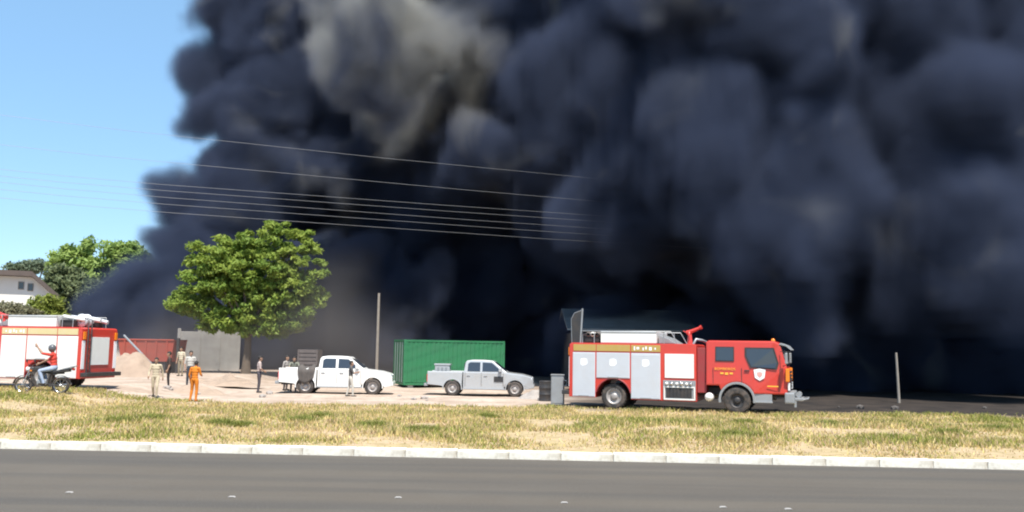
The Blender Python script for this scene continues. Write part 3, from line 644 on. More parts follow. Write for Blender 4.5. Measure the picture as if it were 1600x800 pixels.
# ---- pickups
def pickup(label, paint, loc, rz, scale=1.0):
    T = thing('pickup_truck', label, 'pickup truck', loc, rz, 'double-cab pickups in the yard', scale)
    FA, RW = 3.085, .375
    def taper(c):
        k = 1.0
        if c.x > 3.2: k *= 1 - .14 * ((c.x - 3.2) / .8) ** 2
        if c.z < .55: k *= .975
        return Vector((c.x, c.y * k, c.z))
    # lower cab and nose
    prof = [(.52, .34), (2.55, .34), (2.55, .46)] + arch(FA, RW, .46, 165, 8, 10) + [(3.62, .36), (3.9, .40), (3.98, .52), (3.97, .82), (3.86, .98), (3.45, 1.09), (2.75, 1.17), (2.62, 1.19), (.56, 1.19), (.52, 1.15)]
    m = MB(); m.prism(prof, -.90, .90, bev=.05, fn=taper, smooth=False); body = m.build('body', paint, T)
    # greenhouse
    def gh(c):
        k = 1 - .28 * max(0, c.z - 1.16) ** 1.15
        return Vector((c.x, c.y * k, c.z))
    prof = [(.55, 1.17), (2.70, 1.17), (2.05, 1.68), (1.95, 1.745), (1.5, 1.78), (.95, 1.78), (.70, 1.74), (.63, 1.66)]
    m = MB(); m.prism(prof, -.86, .86, bev=.04, fn=gh); cab = m.build('cabin', paint, T)
    def gh2(off, sd):
        return lambda c: Vector((c.x, sd * (.866 * (1 - .28 * max(0, c.z - 1.16) ** 1.15)) + c.y, c.z))
    for sd in (-1, 1):
        for poly in ([(.74, 1.22), (1.36, 1.22), (1.36, 1.66), (.86, 1.66), (.76, 1.58)], [(1.47, 1.22), (2.40, 1.22), (2.30, 1.34), (1.93, 1.64), (1.47, 1.66)]):
            m = MB(); m.prism(poly, -.006, .006, fn=gh2(0, sd)); w_ = m.build('side_window', M['glass'], cab)
        for x in (.62, 1.42, 2.50): m = MB(); y = sd * .892; m.box(x, x + .012, y - .011, y + .011, .5, 1.17); m.build('door_seam', M['dark_metal'], body)
        for x in (.70, 1.55):
            m = MB(); y = sd * .905; m.box(x, x + .17, y - .018, y + .018, .98, 1.02, bev=.008); m.build('door_handle', M['grey_metal'], body)
        m = MB(); m.box(2.28, 2.44, min(sd * .86, sd * 1.06), max(sd * .86, sd * 1.06), 1.2, 1.4, bev=.04); m.build('mirror', paint, cab)
        m = MB(); m.box(.5, 2.6, min(sd * .72, sd * .93), max(sd * .72, sd * .93), .33, .385, bev=.015); m.build('side_step', M['grey_metal'], T)
        m = MB(); m.box(3.62, 3.93, min(sd * .58, sd * .80), max(sd * .58, sd * .80), .78, .95, bev=.04); m.build('headlight', M['clear_lens'], body)
        m = MB(); m.box(-1.275, -1.235, min(sd * .76, sd * .885), max(sd * .76, sd * .885), .68, 1.05, bev=.01); m.build('tail_light', M['red_lens'], T)
        # flares
        for ax in (0, FA):
            m = MB(); pts = arch(ax, RW, .485, 188, -8, 14); pin = arch(ax, RW, .44, 188, -8, 14)
            y0, y1 = sd * .80, sd * (.925 if ax == 0 else .905)
            m.prism(pts + list(reversed(pin)), min(y0, y1), max(y0, y1), bev=.008); m.build('wheel_arch', paint, T)
        for ax in (0, FA):
            wheel(T, ax, sd * .77, RW, .26, .225, M['dusty_rim'], sd, tread=24)
    # windscreen, rear window
    m = MB(); a_, b_ = Vector((2.60, 0, 1.25)), Vector((2.08, 0, 1.66)); nrm = Vector((.62, 0, .78)).normalized() * .012
    m.add([a_ + nrm + Vector((0, -.77, 0)), a_ + nrm + Vector((0, .77, 0)), b_ + nrm + Vector((0, .66, 0)), b_ + nrm + Vector((0, -.66, 0)),
           a_ - nrm + Vector((0, -.77, 0)), a_ - nrm + Vector((0, .77, 0)), b_ - nrm + Vector((0, .66, 0)), b_ - nrm + Vector((0, -.66, 0))],
          [(0, 1, 2, 3), (7, 6, 5, 4), (0, 4, 5, 1), (1, 5, 6, 2), (2, 6, 7, 3), (3, 7, 4, 0)]); m.build('windscreen', M['glass'], cab)
    m = MB(); m.box(.555, .60, -.62, .62, 1.25, 1.60); m.build('rear_window', M['glass'], cab)
    # open bed
    prof = [(-1.24, .55), (-.62, .50)] + arch(0, RW, .46, 170, 10, 10) + [(.47, .42), (.49, 1.15), (-1.24, 1.15)]
    for sd in (-1, 1):
        y0, y1 = sd * .80, sd * .895
        m = MB(); m.prism(prof, min(y0, y1), max(y0, y1), bev=.02); m.build('bed_side', paint, T)
        m = MB(); m.tube([(-1.24, sd * .85, 1.16), (.48, sd * .85, 1.16)], .035, 8); m.build('bed_rail', paint, T)
    m = MB(); m.box(-1.26, -1.19, -.79, .79, .58, 1.16, bev=.02); m.build('tailgate', paint, T)
    m = MB(); m.box(-1.18, .48, -.79, .79, .62, .70); m.box(.42, .48, -.79, .79, .70, 1.13); m.build('bed_floor', M['dark_metal'], T)
    m = MB(); m.box(-1.42, -1.22, -.82, .82, .46, .60, bev=.03); m.build('rear_bumper', M['grey_metal'], T)
    m = MB(); m.box(3.86, 4.02, -.76, .76, .42, .62, bev=.05); m.build('front_bumper', paint, T)
    m = MB()
    for k in range(4): m.box(3.90, 3.985, -.5, .5, .68 + k * .065, .72 + k * .065, bev=.01)
    m.build('front_grille', M['chrome'], T)
    m = MB()
    for y in (-.4, .4): m.box(-1.2, 3.8, y - .05, y + .05, .42, .54)
    m.tube([(0, -.75, RW), (0, .75, RW)], .06, 8); m.tube([(FA, -.75, RW), (FA, .75, RW)], .05, 8); m.box(.6, 3.4, -.3, .3, .3, .5); m.build('chassis', M['dark_metal'], T)
    return T
def place_pickup(px, D, yaw_deg, label, paint, scale=1.0):
    p = P(px, 600, D); yw = R(yaw_deg); x, y = p.x - math.sin(yw) * .77, D + math.cos(yw) * .77
    return pickup(label, paint, (x, y, ground_z(x, y) - .01), yw, scale), (x, y)
white_pickup, wpos = place_pickup(478, 41.6, 3, 'clean white double-cab pickup with a dark tarp over its bed side', M['white_paint'])
silver_pickup, spos = place_pickup(707, 42.2, -3, 'silver double-cab pickup parked in front of the green container', M['silver_paint'], .955)
m = MB(); m.box(2.05, 2.5, -.915, -.897, .72, .98); m.build('door_sign', M['black_plastic'], silver_pickup, label='small dark rectangular panel on the front door')

def local(o_loc, rz, x, y, z=0, sc=1.0):
    return Vector((o_loc[0] + sc * (x * math.cos(rz) - y * math.sin(rz)), o_loc[1] + sc * (x * math.sin(rz) + y * math.cos(rz)), z))
# tarp draped over the bed side of the white pickup: a sagging cloth with folds
tp = MB(); nu, nv = 14, 10; vs_ = []
for j in range(nv):
    for i in range(nu):
        u, v = i / (nu - 1), j / (nv - 1)
        x = -.42 + u * (.90 - .25 * v) + .12 * v
        fold = .025 * math.sin(u * 17 + v * 3) + .015 * math.sin(u * 31)
        if v < .35: y, z = -.45 - v / .35 * .40, 1.27 + .08 * math.sin(u * 9) - .02 * v
        else: y, z = -.935 - fold - .02, 1.23 - (v - .35) / .65 * (.50 + .22 * math.sin(u * 3.1 + .3)) - .03
        vs_.append((x, y, z))
tp.add(vs_, [(j * nu + i, j * nu + i + 1, (j + 1) * nu + i + 1, (j + 1) * nu + i) for j in range(nv - 1) for i in range(nu - 1)], 0, True)
wz_ = white_pickup.location.z
tarp = tp.build('tarp', M['tarp'], label='dark crumpled tarp hanging over the side of the white pickup bed', cat='tarp', loc=(wpos[0], wpos[1], wz_), rot=(0, 0, R(3)))
sol = tarp.modifiers.new('solid', 'SOLIDIFY'); sol.thickness = .015
# box in the silver pickup's bed
q = local(spos, R(-3), -.55, -.1); bz = ground_z(*spos) + .70
T = thing('plastic_crate', 'pale crate riding in the bed of the silver pickup', 'crate', (q.x, q.y, bz), R(-3))
m = MB(); m.box(-.36, .36, -.3, .3, 0, .74, bev=.04); m.build('tub', M['silver_paint'], T)
m = MB(); m.box(-.39, .39, -.33, .33, .70, .78, bev=.02); m.build('rim', M['silver_paint'], T)
for k in range(3):
    m = MB(); m.box(-.25 + k * .19, -.14 + k * .19, -.315, -.296, .12, .62, bev=.006); m.build('slot_panel', M['grey_metal'], T)

# ---- green container
cw, ch_, cl_ = 2.44, 2.55, 6.06
p = P(631, 560, 50.2); yaw = R(21)
gc = thing('shipping_container', 'green corrugated steel container standing behind the silver pickup', 'container', (p.x, 50.2, ground_z(p.x, 50.2)), yaw)
def corr(L_, n, depth):
    pts = []
    for i in range(n):
        x = L_ * i / n; w_ = L_ / n
        pts += [(x, 0), (x + w_ * .36, 0), (x + w_ * .5, depth), (x + w_ * .86, depth)]
    return pts + [(L_, 0)]
def corr_wall(m, L_, n, depth, z0, z1, fn):
    pr = corr(L_, n, depth)
    vs_ = [fn(x, d_, z) for z in (z0, z1) for x, d_ in pr]; k = len(pr)
    m.add(vs_, [(i, i + 1, k + i + 1, k + i) for i in range(k - 1)])
zb = .14
m = MB(); corr_wall(m, cl_ - .24, 22, .022, zb + .14, zb + ch_ - .1, lambda x, d_, z: (x + .12, d_ + .02, z)); m.build('front_side', M['container_green'], gc)
m = MB(); corr_wall(m, cl_ - .24, 22, .022, zb + .14, zb + ch_ - .1, lambda x, d_, z: (x + .12, cw - d_ - .02, z)); m.build('back_side', M['container_green'], gc)
for x in (0, cl_ - .12):
    for y in (0, cw - .12):
        m = MB(); m.box(x, x + .12, y, y + .12, zb, zb + ch_, bev=.008); m.build('corner_post', M['container_green'], gc)
for z, nm in ((zb, 'bottom_rail'), (zb + ch_ - .12, 'top_rail')):
    m = MB()
    for y in (.005, cw - .115): m.box(.12, cl_ - .12, y, y + .11, z + .003, z + .117)
    for x in (.005, cl_ - .115): m.box(x, x + .11, .12, cw - .12, z + .003, z + .117)
    m.build(nm, M['container_green'], gc)
m = MB(); m.box(.1, cl_ - .1, .1, cw - .1, zb + ch_ - .05, zb + ch_ - .02); m.build('roof', M['container_green'], gc)
m = MB(); m.box(.1, cl_ - .1, .1, cw - .1, zb + .05, zb + .1); m.box(cl_ - .06, cl_ - .03, .12, cw - .12, zb + .12, zb + ch_ - .12); m.build('floor', M['container_green'], gc)
for y0, y1 in ((.125, cw / 2 - .01), (cw / 2 + .01, cw - .125)):
    m = MB(); m.box(.02, .06, y0, y1, zb + .14, zb + ch_ - .14, bev=.008); dr = m.build('door', M['container_green'], gc)
    for yy in (y0 + .28, y1 - .28):
        m = MB(); m.tube([(.0, yy, zb + .14), (.0, yy, zb + ch_ - .14)], .02, 6); m.build('lock_bar', M['grey_metal'], dr)
for x in (.3, cl_ - .6):
    for y in (.1, cw - .4):
        m = MB(); m.box(x, x + .3, y, y + .3, -.1, zb, bev=.01); m.build('support_block', M['concrete'], gc)

# ---- red skip with its ribs, a slanting bar beside it, sand heap
p = P(183, 560, 57); yaw = R(-3)
sk = thing('steel_skip', 'rusty red steel skip standing in the smoke by the grey wall', 'skip', (p.x, 57, ground_z(p.x, 57)), yaw)
Lk = (272 - 183) / FPX * 57; zk0, zk1 = .72, P(230, 531, 57).z - ground_z(p.x, 57)
m = MB(); m.prism([(.25, zk0), (Lk - .15, zk0), (Lk, zk1), (0, zk1)], 0, .06); m.build('side', M['rust_red'], sk)
m = MB(); m.prism([(.25, zk0), (Lk - .15, zk0), (Lk, zk1), (0, zk1)], 1.9, 1.96); m.build('side', M['rust_red'], sk)
m = MB(); m.prism([(.25, zk0), (Lk - .15, zk0), (Lk - .15, zk0 + .06), (.25, zk0 + .06)], .06, 1.9); m.prism([(Lk - .15, zk0 + .06), (Lk - .02, zk1), (Lk - .08, zk1), (Lk - .21, zk0 + .06)], .06, 1.9); m.prism([(.25, zk0 + .06), (0, zk1), (.06, zk1), (.31, zk0 + .06)], .06, 1.9); m.build('tub', M['rust_red'], sk)
m = MB()
for y in (-.03, 1.99): m.tube([(0, y, zk1), (Lk, y, zk1)], .05, 8)
m.build('rim', M['rust_red'], sk)
for k in range(5):
    x = .45 + k * (Lk - .9) / 4; m = MB(); m.box(x - .05, x + .05, -.06, -.002, zk0 + .02, zk1 - .05); m.build('rib', M['rust_red'], sk)
for x in (.6, Lk - .8):
    m = MB(); m.box(x, x + .25, .1, 1.86, -.1, zk0, bev=.01); m.build('bearer', M['dark_metal'], sk)
m = MB(); m.box(Lk + .06, Lk + .22, .2, .4, -.1, zk1 + .15, bev=.01); m.build('end_post', M['dark_metal'], sk)
a_, b_ = P(194, 524, 53), P(216, 547, 52)
m = MB(); m.tube([tuple(a_), tuple(b_), tuple(b_ + (b_ - a_) * .9)], .06, 8)
m.build('steel_bar', M['grey_metal'], label='pale steel bar leaning against the red skip', cat='bar')
def mound(name, px, D, rx, ry, h, material, label, cat, seed, n=22, rough=.25):
    p = P(px, 560, D); z = ground_z(p.x, D); vs_ = []; fs = []
    for j in range(n):
        for i in range(n):
            u, v = i / (n - 1) * 2 - 1, j / (n - 1) * 2 - 1
            r = math.hypot(u, v); q = Vector((u * 2.1 + seed, v * 2.1, seed))
            hh = max(0, 1 - r * r) ** 1.1 * (1 + rough * 2 * noise.noise(q) + rough * noise.noise(q * 3.1)) - .04
            vs_.append((u * rx, v * ry, hh * h))
    for j in range(n - 1):
        for i in range(n - 1): fs.append((j * n + i, j * n + i + 1, (j + 1) * n + i + 1, (j + 1) * n + i))
    m = MB(); m.add(vs_, fs, 0, True)
    return m.build(name, material, label=label, cat=cat, loc=(p.x, D, z))
mound('sand_heap', 205, 50, 1.9, 1.4, 1.25, M['sand'], 'beige heap of sand in front of the red skip', 'sand heap', 3)
mound('earth_heap', 842, 40.5, .95, .6, .34, M['stone'], 'low heap of stony earth before the nose of the silver pickup', 'earth heap', 9, rough=.6)
mound('earth_heap', 306, 39.5, 1.5, .7, .30, M['sand'], 'flat pinkish heap of dirt behind the person in orange', 'earth heap', 5, rough=.5)
mound('earth_heap', 345, 46, 2.2, .9, .38, M['sand'], 'long low dirt bank in front of the grey wall', 'earth heap', 6, rough=.5)
# loose stones in the yard
rk = random.Random(8); proto = []
for k in range(3):
    bm = bmesh.new(); bmesh.ops.create_icosphere(bm, subdivisions=1, radius=1)
    for v in bm.verts: v.co *= 1 + .35 * noise.noise(v.co * 1.7 + Vector((k * 5, 0, 0))); v.co.z *= .65
    me = bpy.data.meshes.new('stone'); bm.to_mesh(me); bm.free(); me.materials.append(M['stone']); proto.append(me)
dk = proto[0].copy(); dk.materials.clear(); dk.materials.append(M['dark_stone']); proto.append(dk)
for i in range(20):
    px = rk.choice([rk.uniform(255, 430), rk.uniform(255, 430), rk.uniform(600, 680), rk.uniform(820, 880), rk.uniform(1240, 1590)]); D = rk.uniform(36, 42) if px < 1200 else rk.uniform(35, 40)
    p = P(px, 560, D); o = bpy.data.objects.new('stone', proto[i % 3]); COL.objects.link(o)
    s_ = rk.uniform(.06, .2); o.scale = (s_ * rk.uniform(.8, 1.5), s_, s_); o.rotation_euler = (0, 0, rk.uniform(0, 6)); o.location = (p.x, D, soil(p.x, D) + s_ * .25)
    if px > 1200: o.data = proto[3]; tag(o, 'dark stone lying on the scorched ground beyond the verge', 'stone', 'stones on the scorched ground')
    elif px > 700: tag(o, 'loose stone on the ground between the silver pickup and the fire engine', 'stone', 'stones by the silver pickup')
    else: tag(o, 'loose stone lying on the pale dirt of the yard', 'stone', 'loose stones in the yard')
# grey cabinet behind the engine, dark drum, stacked crates behind the white pickup
p = P(872, 560, 35.6); T = thing('metal_cabinet', 'pale grey upright metal cabinet by the tail of the fire engine', 'cabinet', (p.x, 35.6, ground_z(p.x, 35.6)), R(-8))
m = MB(); m.box(-.25, .25, -.22, .22, .05, 1.2, bev=.015); m.build('cabinet_body', M['grey_metal'], T)
m = MB(); m.box(-.22, .22, -.24, -.222, .12, 1.13, bev=.006); d_ = m.build('door', M['grey_metal'], T)
m = MB(); m.box(.24, .36, -.1, -.06, .98, 1.02); m.box(.24, .36, -.1, -.06, .78, .82); m.tube([(.36, -.08, .76), (.36, -.08, 1.04)], .018, 6); m.build('handle', M['grey_metal'], T)
m = MB(); m.box(-.27, .27, -.25, .24, 1.2, 1.24, bev=.01); m.build('lid', M['grey_metal'], T)
for x in (-.2, .14):
    m = MB(); m.box(x, x + .06, -.18, .18, -.02, .05); m.build('foot', M['dark_metal'], T)
p = P(853, 560, 38.5); m = MB(); m.lathe([(.001, 0), (.28, 0), (.29, .03), (.28, .06), (.28, .28), (.295, .3), (.28, .32), (.28, .55), (.295, .57), (.28, .6), (.28, .84), (.29, .87), (.26, .88), (.001, .86)], 24, mat=Matrix.Rotation(R(90), 4, 'X'))
m.build('oil_drum', M['dark_metal'], label='dark steel drum in the shade behind the grey cabinet', cat='drum', loc=(p.x, 38.5, ground_z(p.x, 38.5)))
def slat_crate(px, D, z, w, h, label, rz):
    p = P(px, 560, D); T = thing('wooden_crate', label, 'crate', (p.x, D, ground_z(p.x, D) + z), rz, 'grey crates behind the white pickup')
    m = MB(); m.box(-w / 2 + .03, w / 2 - .03, -.47, .47, .03, h - .01); m.build('core', M['crate'], T)
    n = 4
    for k in range(n):
        z0 = h * k / n
        m = MB(); m.box(-w / 2, w / 2, -.5, -.465, z0 + .02, z0 + h / n - .02); m.build('board', M['crate'], T)
    for x in (-w / 2 - .002, w / 2 - .07):
        m = MB(); m.box(x, x + .07, -.52, -.501, 0, h); m.build('corner_board', M['crate'], T)
slat_crate(483, 46.5, 0, 1.15, 1.25, 'lower grey-brown crate stacked behind the white pickup', R(2))
slat_crate(485, 46.5, 1.25, 1.05, .80, 'upper grey-brown crate of the stack behind the white pickup', R(-4))

# ---- motorcycle
def motorcycle(loc, rz):
    T = thing('motorcycle', 'dark motorcycle carrying the rider in the red shirt', 'motorcycle', loc, rz)
    WB, RW = 1.28, .30
    for x in (0, WB):
        m = MB(); Mx = Matrix.Translation((x, 0, RW)); m.lathe([(RW - .07, -.035), (RW - .03, -.05), (RW, -.02), (RW, .02), (RW - .03, .05), (RW - .07, .035), (RW - .07, -.035)], 26, mat=Mx); w_ = m.build('wheel', M['tyre'], T)
        m = MB(); m.lathe([(RW - .065, -.03), (RW - .085, -.02), (RW - .085, .02), (RW - .065, .03)], 24, mat=Mx); m.lathe([(.045, -.06), (.05, 0), (.045, .06), (.001, .06)], 12, mat=Mx)
        m.build('rim', M['chrome'], w_)
        for k in range(9):
            a_ = 2 * math.pi * k / 9; sp_ = MB(); sp_.tube([(x, 0, RW), (x + math.cos(a_) * (RW - .075), 0, RW + math.sin(a_) * (RW - .075))], .007, 4); sp_.build('spoke', M['chrome'], w_)
        m = MB(); pts = arch(x, RW, RW + .05, 165 if x == 0 else 130, 20 if x == 0 else 10, 10); pin = arch(x, RW, RW + .035, 165 if x == 0 else 130, 20 if x == 0 else 10, 10)
        m.prism(pts + list(reversed(pin)), -.065, .065); m.build('mudguard', M['black_plastic'], T)
    m = MB()
    for y in (-.085, .085): m.tube([(WB, y, RW), (WB - .20, y, .80), (WB - .25, y, .95)], .022, 8)
    m.build('fork', M['chrome'], T)
    m = MB(); m.tube([(WB - .23, 0, .86), (.75, 0, .80), (.35, 0, .72), (-.1, 0, .74)], .028, 8); m.tube([(WB - .21, 0, .78), (.82, 0, .38), (.45, 0, .32), (.35, 0, .7)], .025, 8)
    for y in (-.1, .1): m.tube([(.45, y, .36), (0, y, RW)], .02, 6)
    m.build('frame', M['dark_metal'], T)
    m = MB(); m.box(.46, .80, -.11, .11, .30, .52, bev=.05); m.box(.60, .78, -.08, .08, .50, .70, bev=.03); m.build('engine', M['grey_metal'], T)
    m = MB(); m.prism([(.55, .74), (.98, .80), (1.0, .90), (.9, .97), (.68, .95), (.55, .84)], -.12, .12, bev=.045); m.build('fuel_tank', M['black_plastic'], T)
    m = MB(); m.prism([(-.30, .80), (-.05, .76), (.3, .74), (.6, .80), (.6, .86), (.32, .82), (0, .86), (-.28, .92)], -.12, .12, bev=.03); m.build('seat', M['black_plastic'], T)
    m = MB(); m.prism([(-.32, .86), (.25, .66), (.3, .74), (-.1, .80), (-.42, .96)], -.09, .09, bev=.02); m.build('tail_fairing', M['dark_metal'], T)
    m = MB()
    for y in (-.13, .13): m.tube([(.02, y, .86), (-.3, y, .95), (-.5, y, 1.0)], .014, 6)
    m.tube([(-.5, -.13, 1.0), (-.5, .13, 1.0)], .014, 6); m.build('grab_rail', M['grey_metal'], T)
    m = MB(); m.box(-.44, -.38, -.07, .07, .84, .92, bev=.015); m.build('tail_light', M['red_lens'], T)
    m = MB(); m.tube([(WB - .27, -.36, 1.02), (WB - .25, -.2, 1.03), (WB - .23, 0, .98), (WB - .25, .2, 1.03), (WB - .27, .36, 1.02)], .014, 6); hb = m.build('handlebar', M['dark_metal'], T)
    for y in (-.3, .3):
        m = MB(); m.tube([(WB - .25, y, 1.03), (WB - .2, y * 1.1, 1.16)], .008, 5); m.box(WB - .215, WB - .195, y * 1.1 - .06, y * 1.1 + .06, 1.13, 1.22, bev=.02); m.build('mirror', M['black_plastic'], hb)
    m = MB(); m.lathe([(.001, -.03), (.06, -.02), (.085, .05), (.08, .08), (.001, .09)], 16, mat=Matrix.Translation((WB - .16, 0, .87)) @ Matrix.Rotation(R(-90), 4, 'Z')); m.build('headlight', M['clear_lens'], T)
    m = MB(); m.tube([(.75, -.1, .36), (.45, -.15, .26), (.1, -.17, .28), (-.3, -.18, .36)], [.02, .025, .04, .045], 8); m.build('exhaust', M['chrome'], T)
    for sd in (-1, 1):
        m = MB(); m.box(.5, .56, min(sd * .1, sd * .3), max(sd * .1, sd * .3), .28, .31); m.build('foot_peg', M['dark_metal'], T)
        m = MB(); m.box(WB - .34, WB - .28, sd * .2 - .03, sd * .2 + .03, .80, .85, bev=.01); m.build('indicator', M['orange_lens'], T)
    return T
p = P(95, 600, 32.2); MZ = soil(p.x, 32.2) - .01; MRZ = R(186); MLOC = Vector((p.x, 32.2, MZ))
motorcycle(MLOC, MRZ)
# ------------------------------------------------------------------ people
CLOTH = {}
def cloth(name, col):
    if name not in CLOTH: CLOTH[name] = mat(name, col, .9, var=.35, scale=9, bump=.4, bscale=25, spec=.15)
    return CLOTH[name]
SKIN = mat('skin', (.33, .19, .125), .55, var=.12, scale=6)
HAIR = mat('hair', (.02, .016, .013), .7, var=.2, bump=.5, bscale=60)
SHOE = mat('shoe', (.04, .034, .03), .7, var=.3)
HELMET = mat('helmet', (.10, .10, .11), .25, var=.15, coat=.5)
def person(label, loc, rz, J, shirt, trousers, height=1.72, sleeves='short', boots=None, group=None, head_mat='hair', shorts=False, tilt=0):
    """J: overrides of the joint positions of a 1.75 m figure facing +X, y to its left."""
    j = dict(pelvis=(0, 0, .95), waist=(0, 0, 1.08), chest=(.0, 0, 1.30), neck=(0, 0, 1.47), head=(.03, 0, 1.63),
             shl=(0, .19, 1.42), ell=(-.03, .25, 1.13), wrl=(.06, .25, .88), shr=(0, -.19, 1.42), elr=(-.03, -.25, 1.13), wrr=(.06, -.25, .88),
             hil=(0, .095, .92), knl=(.02, .11, .50), anl=(-.02, .11, .09), hir=(0, -.095, .92), knr=(.02, -.11, .50), anr=(-.02, -.11, .09))
    j.update(J); j = {k: Vector(v) for k, v in j.items()}
    m = MB(); seg = []
    def limb(a_, b_, r0, r1, kind, k=3, n=10):
        a_, b_ = Vector(a_), Vector(b_)
        d_ = (b_ - a_)
        pts = [a_ - d_.normalized() * r0 * .55] + [a_.lerp(b_, i / k) for i in range(k + 1)] + [b_ + d_.normalized() * r1 * .55]
        rr = [r0 * .6] + [r0 + (r1 - r0) * i / k + (.06 * r0 if i == 1 else 0) for i in range(k + 1)] + [r1 * .6]
        m.tube(pts, rr, n); seg.append((a_, b_, kind))
    def blob(c, rx, ry, rz_, n=12):
        bm = bmesh.new(); bmesh.ops.create_icosphere(bm, subdivisions=2, radius=1)
        vs_ = [Vector((c[0] + v.co.x * rx, c[1] + v.co.y * ry, c[2] + v.co.z * rz_)) for v in bm.verts]
        bm.verts.index_update(); m.add(vs_, [tuple(v.index for v in f.verts) for f in bm.faces], 0, True); bm.free()
    # trunk: chest and hips as flattened masses along the spine
    up = (j['neck'] - j['pelvis']).normalized()
    for t, rx, ry, rz_ in ((.0, .115, .165, .12), (.2, .11, .15, .12), (.42, .112, .155, .13), (.66, .12, .175, .14), (.82, .105, .165, .12)):
        c = j['pelvis'].lerp(j['neck'], t); blob(c, rx, ry, rz_)
    seg.append((j['pelvis'], j['pelvis'].lerp(j['neck'], .1), 'trousers')); seg.append((j['pelvis'].lerp(j['neck'], .22), j['neck'] - up * .05, 'shirt'))
    limb(j['neck'] - up * .06, j['head'] - Vector((0, 0, .06)), .058, .055, 'skin', 2)
    h = j['head']
    blob(h + Vector((0, 0, .02)), .095, .077, .115); blob(h + Vector((.035, 0, -.06)), .06, .055, .06)      # skull, jaw
    blob(h + Vector((.098, 0, -.015)), .02, .016, .028)                                                   # nose
    for s_ in (-1, 1): blob(h + Vector((-.005, s_ * .08, -.01)), .02, .014, .032)                           # ears
    blob(h + Vector((.088, 0, -.065)), .014, .026, .010)                                                  # mouth
    for s_ in (-1, 1): blob(h + Vector((.078, s_ * .03, .022)), .016, .016, .011)                          # brows and eyes
    seg.append((h - Vector((0, 0, .06)), h + Vector((0, 0, .06)), 'skin'))
    for s_ in 'lr':
        sh, el, wr = j['sh' + s_], j['el' + s_], j['wr' + s_]
        limb(j['neck'].lerp(j['pelvis'], .12), sh, .07, .065, 'shirt', 2)
        limb(sh, el, .058, .045, 'shirt')
        limb(el, wr, .044, .030, 'shirt' if sleeves == 'long' else 'skin')
        d_ = (wr - el).normalized(); side = Vector((0, 1, 0)) if abs(d_.y) < .8 else Vector((1, 0, 0)); side = (side - d_ * side.dot(d_)).normalized(); pn = d_.cross(side)
        sg = 1 if s_ == 'l' else -1
        limb(wr, wr + d_ * .085, .034, .036, 'skin', 2)
        fwd = pn if pn.x > 0 else -pn
        for k, (o_, ln) in enumerate(((-.030, .062), (-.010, .076), (.010, .072), (.030, .056))):
            b_ = wr + d_ * .085 + fwd * o_; mid = b_ + d_ * ln * .55; limb(b_, mid, .0125, .012, 'skin', 1, 6); limb(mid, mid + (d_ * .8 - side * sg * .5).normalized() * ln * .5, .012, .010, 'skin', 1, 6)
        limb(wr + d_ * .03 + fwd * .03, wr + d_ * .085 + fwd * .068 , .015, .012, 'skin', 1, 6)
        hi, kn, an = j['hi' + s_], j['kn' + s_], j['an' + s_]
        limb(hi, kn, .088, .062, 'trousers', 3, 12); limb(kn, an, .062, .045, 'skin' if shorts else 'trousers', 3)
        ft = j.get('ft' + s_, Vector((.16, .02 * sg, -.045)))
        limb(an - Vector((.045, 0, .04)), an + ft, .046, .036, 'shoe', 2)
    me = bpy.data.meshes.new('person'); me.from_pydata(m.v, [], m.f)
    o = bpy.data.objects.new('tmp_person', me); COL.objects.link(o)
    rmd = o.modifiers.new('r', 'REMESH'); rmd.mode = 'VOXEL'; rmd.voxel_size = .0125
    sm_ = o.modifiers.new('s', 'SMOOTH'); sm_.factor = .5; sm_.iterations = 2
    ev = o.evaluated_get(bpy.context.evaluated_depsgraph_get()); me2 = bpy.data.meshes.new_from_object(ev)
    bpy.data.objects.remove(o)
    kinds = ['skin', 'shirt', 'trousers', 'shoe']
    for q in (SKIN, shirt, trousers, boots or SHOE): me2.materials.append(q)
    n = len(me2.polygons); c = np.empty(n * 3); me2.polygons.foreach_get('center', c); c = c.reshape(-1, 3)
    best = np.full(n, 1e9); idx = np.zeros(n, dtype=np.int32)
    for a_, b_, kd in seg:
        a_, b_ = np.array(a_), np.array(b_); d_ = b_ - a_; t = np.clip(((c - a_) @ d_) / max(d_ @ d_, 1e-9), 0, 1)
        dist = np.linalg.norm(c - a_ - t[:, None] * d_, axis=1) / (1.9 if kd in ('shirt', 'trousers') and abs(a_[2] - b_[2]) < .5 and abs(a_[1]) < .03 and abs(b_[1]) < .03 else 1.0)
        w = dist < best; best[w] = dist[w]; idx[w] = kinds.index(kd)
    me2.polygons.foreach_set('material_index', idx); me2.polygons.foreach_set('use_smooth', np.ones(n, dtype=bool)); me2.update()
    p_ = bpy.data.objects.new('person', me2); COL.objects.link(p_); k = height / 1.75
    p_.location = loc; p_.rotation_euler = (0, tilt, rz); p_.scale = (k, k, k); tag(p_, label, 'person', group)
    hm = MB(); bm = bmesh.new(); bmesh.ops.create_icosphere(bm, subdivisions=3, radius=1); bm.verts.index_update()
    if head_mat == 'helmet':
        vs_ = [Vector((h.x + .01 + v.co.x * .135, h.y + v.co.y * .122, h.z + .025 + v.co.z * .14)) for v in bm.verts]
        fs = [tuple(v.index for v in f.verts) for f in bm.faces if not (f.calc_center_median().x > .72 and -.55 < f.calc_center_median().z < .35) and f.calc_center_median().z > -.8]
    else:
        vs_ = [Vector((h.x - .012 + v.co.x * .105, h.y + v.co.y * .09, h.z + .035 + v.co.z * .115)) * 1 for v in bm.verts]
        vs_ = [q + Vector((noise.noise(q * 30), noise.noise(q * 30 + Vector((5, 0, 0))), noise.noise(q * 30 + Vector((0, 5, 0))))) * .008 for q in vs_]
        fs = [tuple(v.index for v in f.verts) for f in bm.faces if (f.calc_center_median().z > .25 or (f.calc_center_median().x < -.1 and f.calc_center_median().z > -.55))]
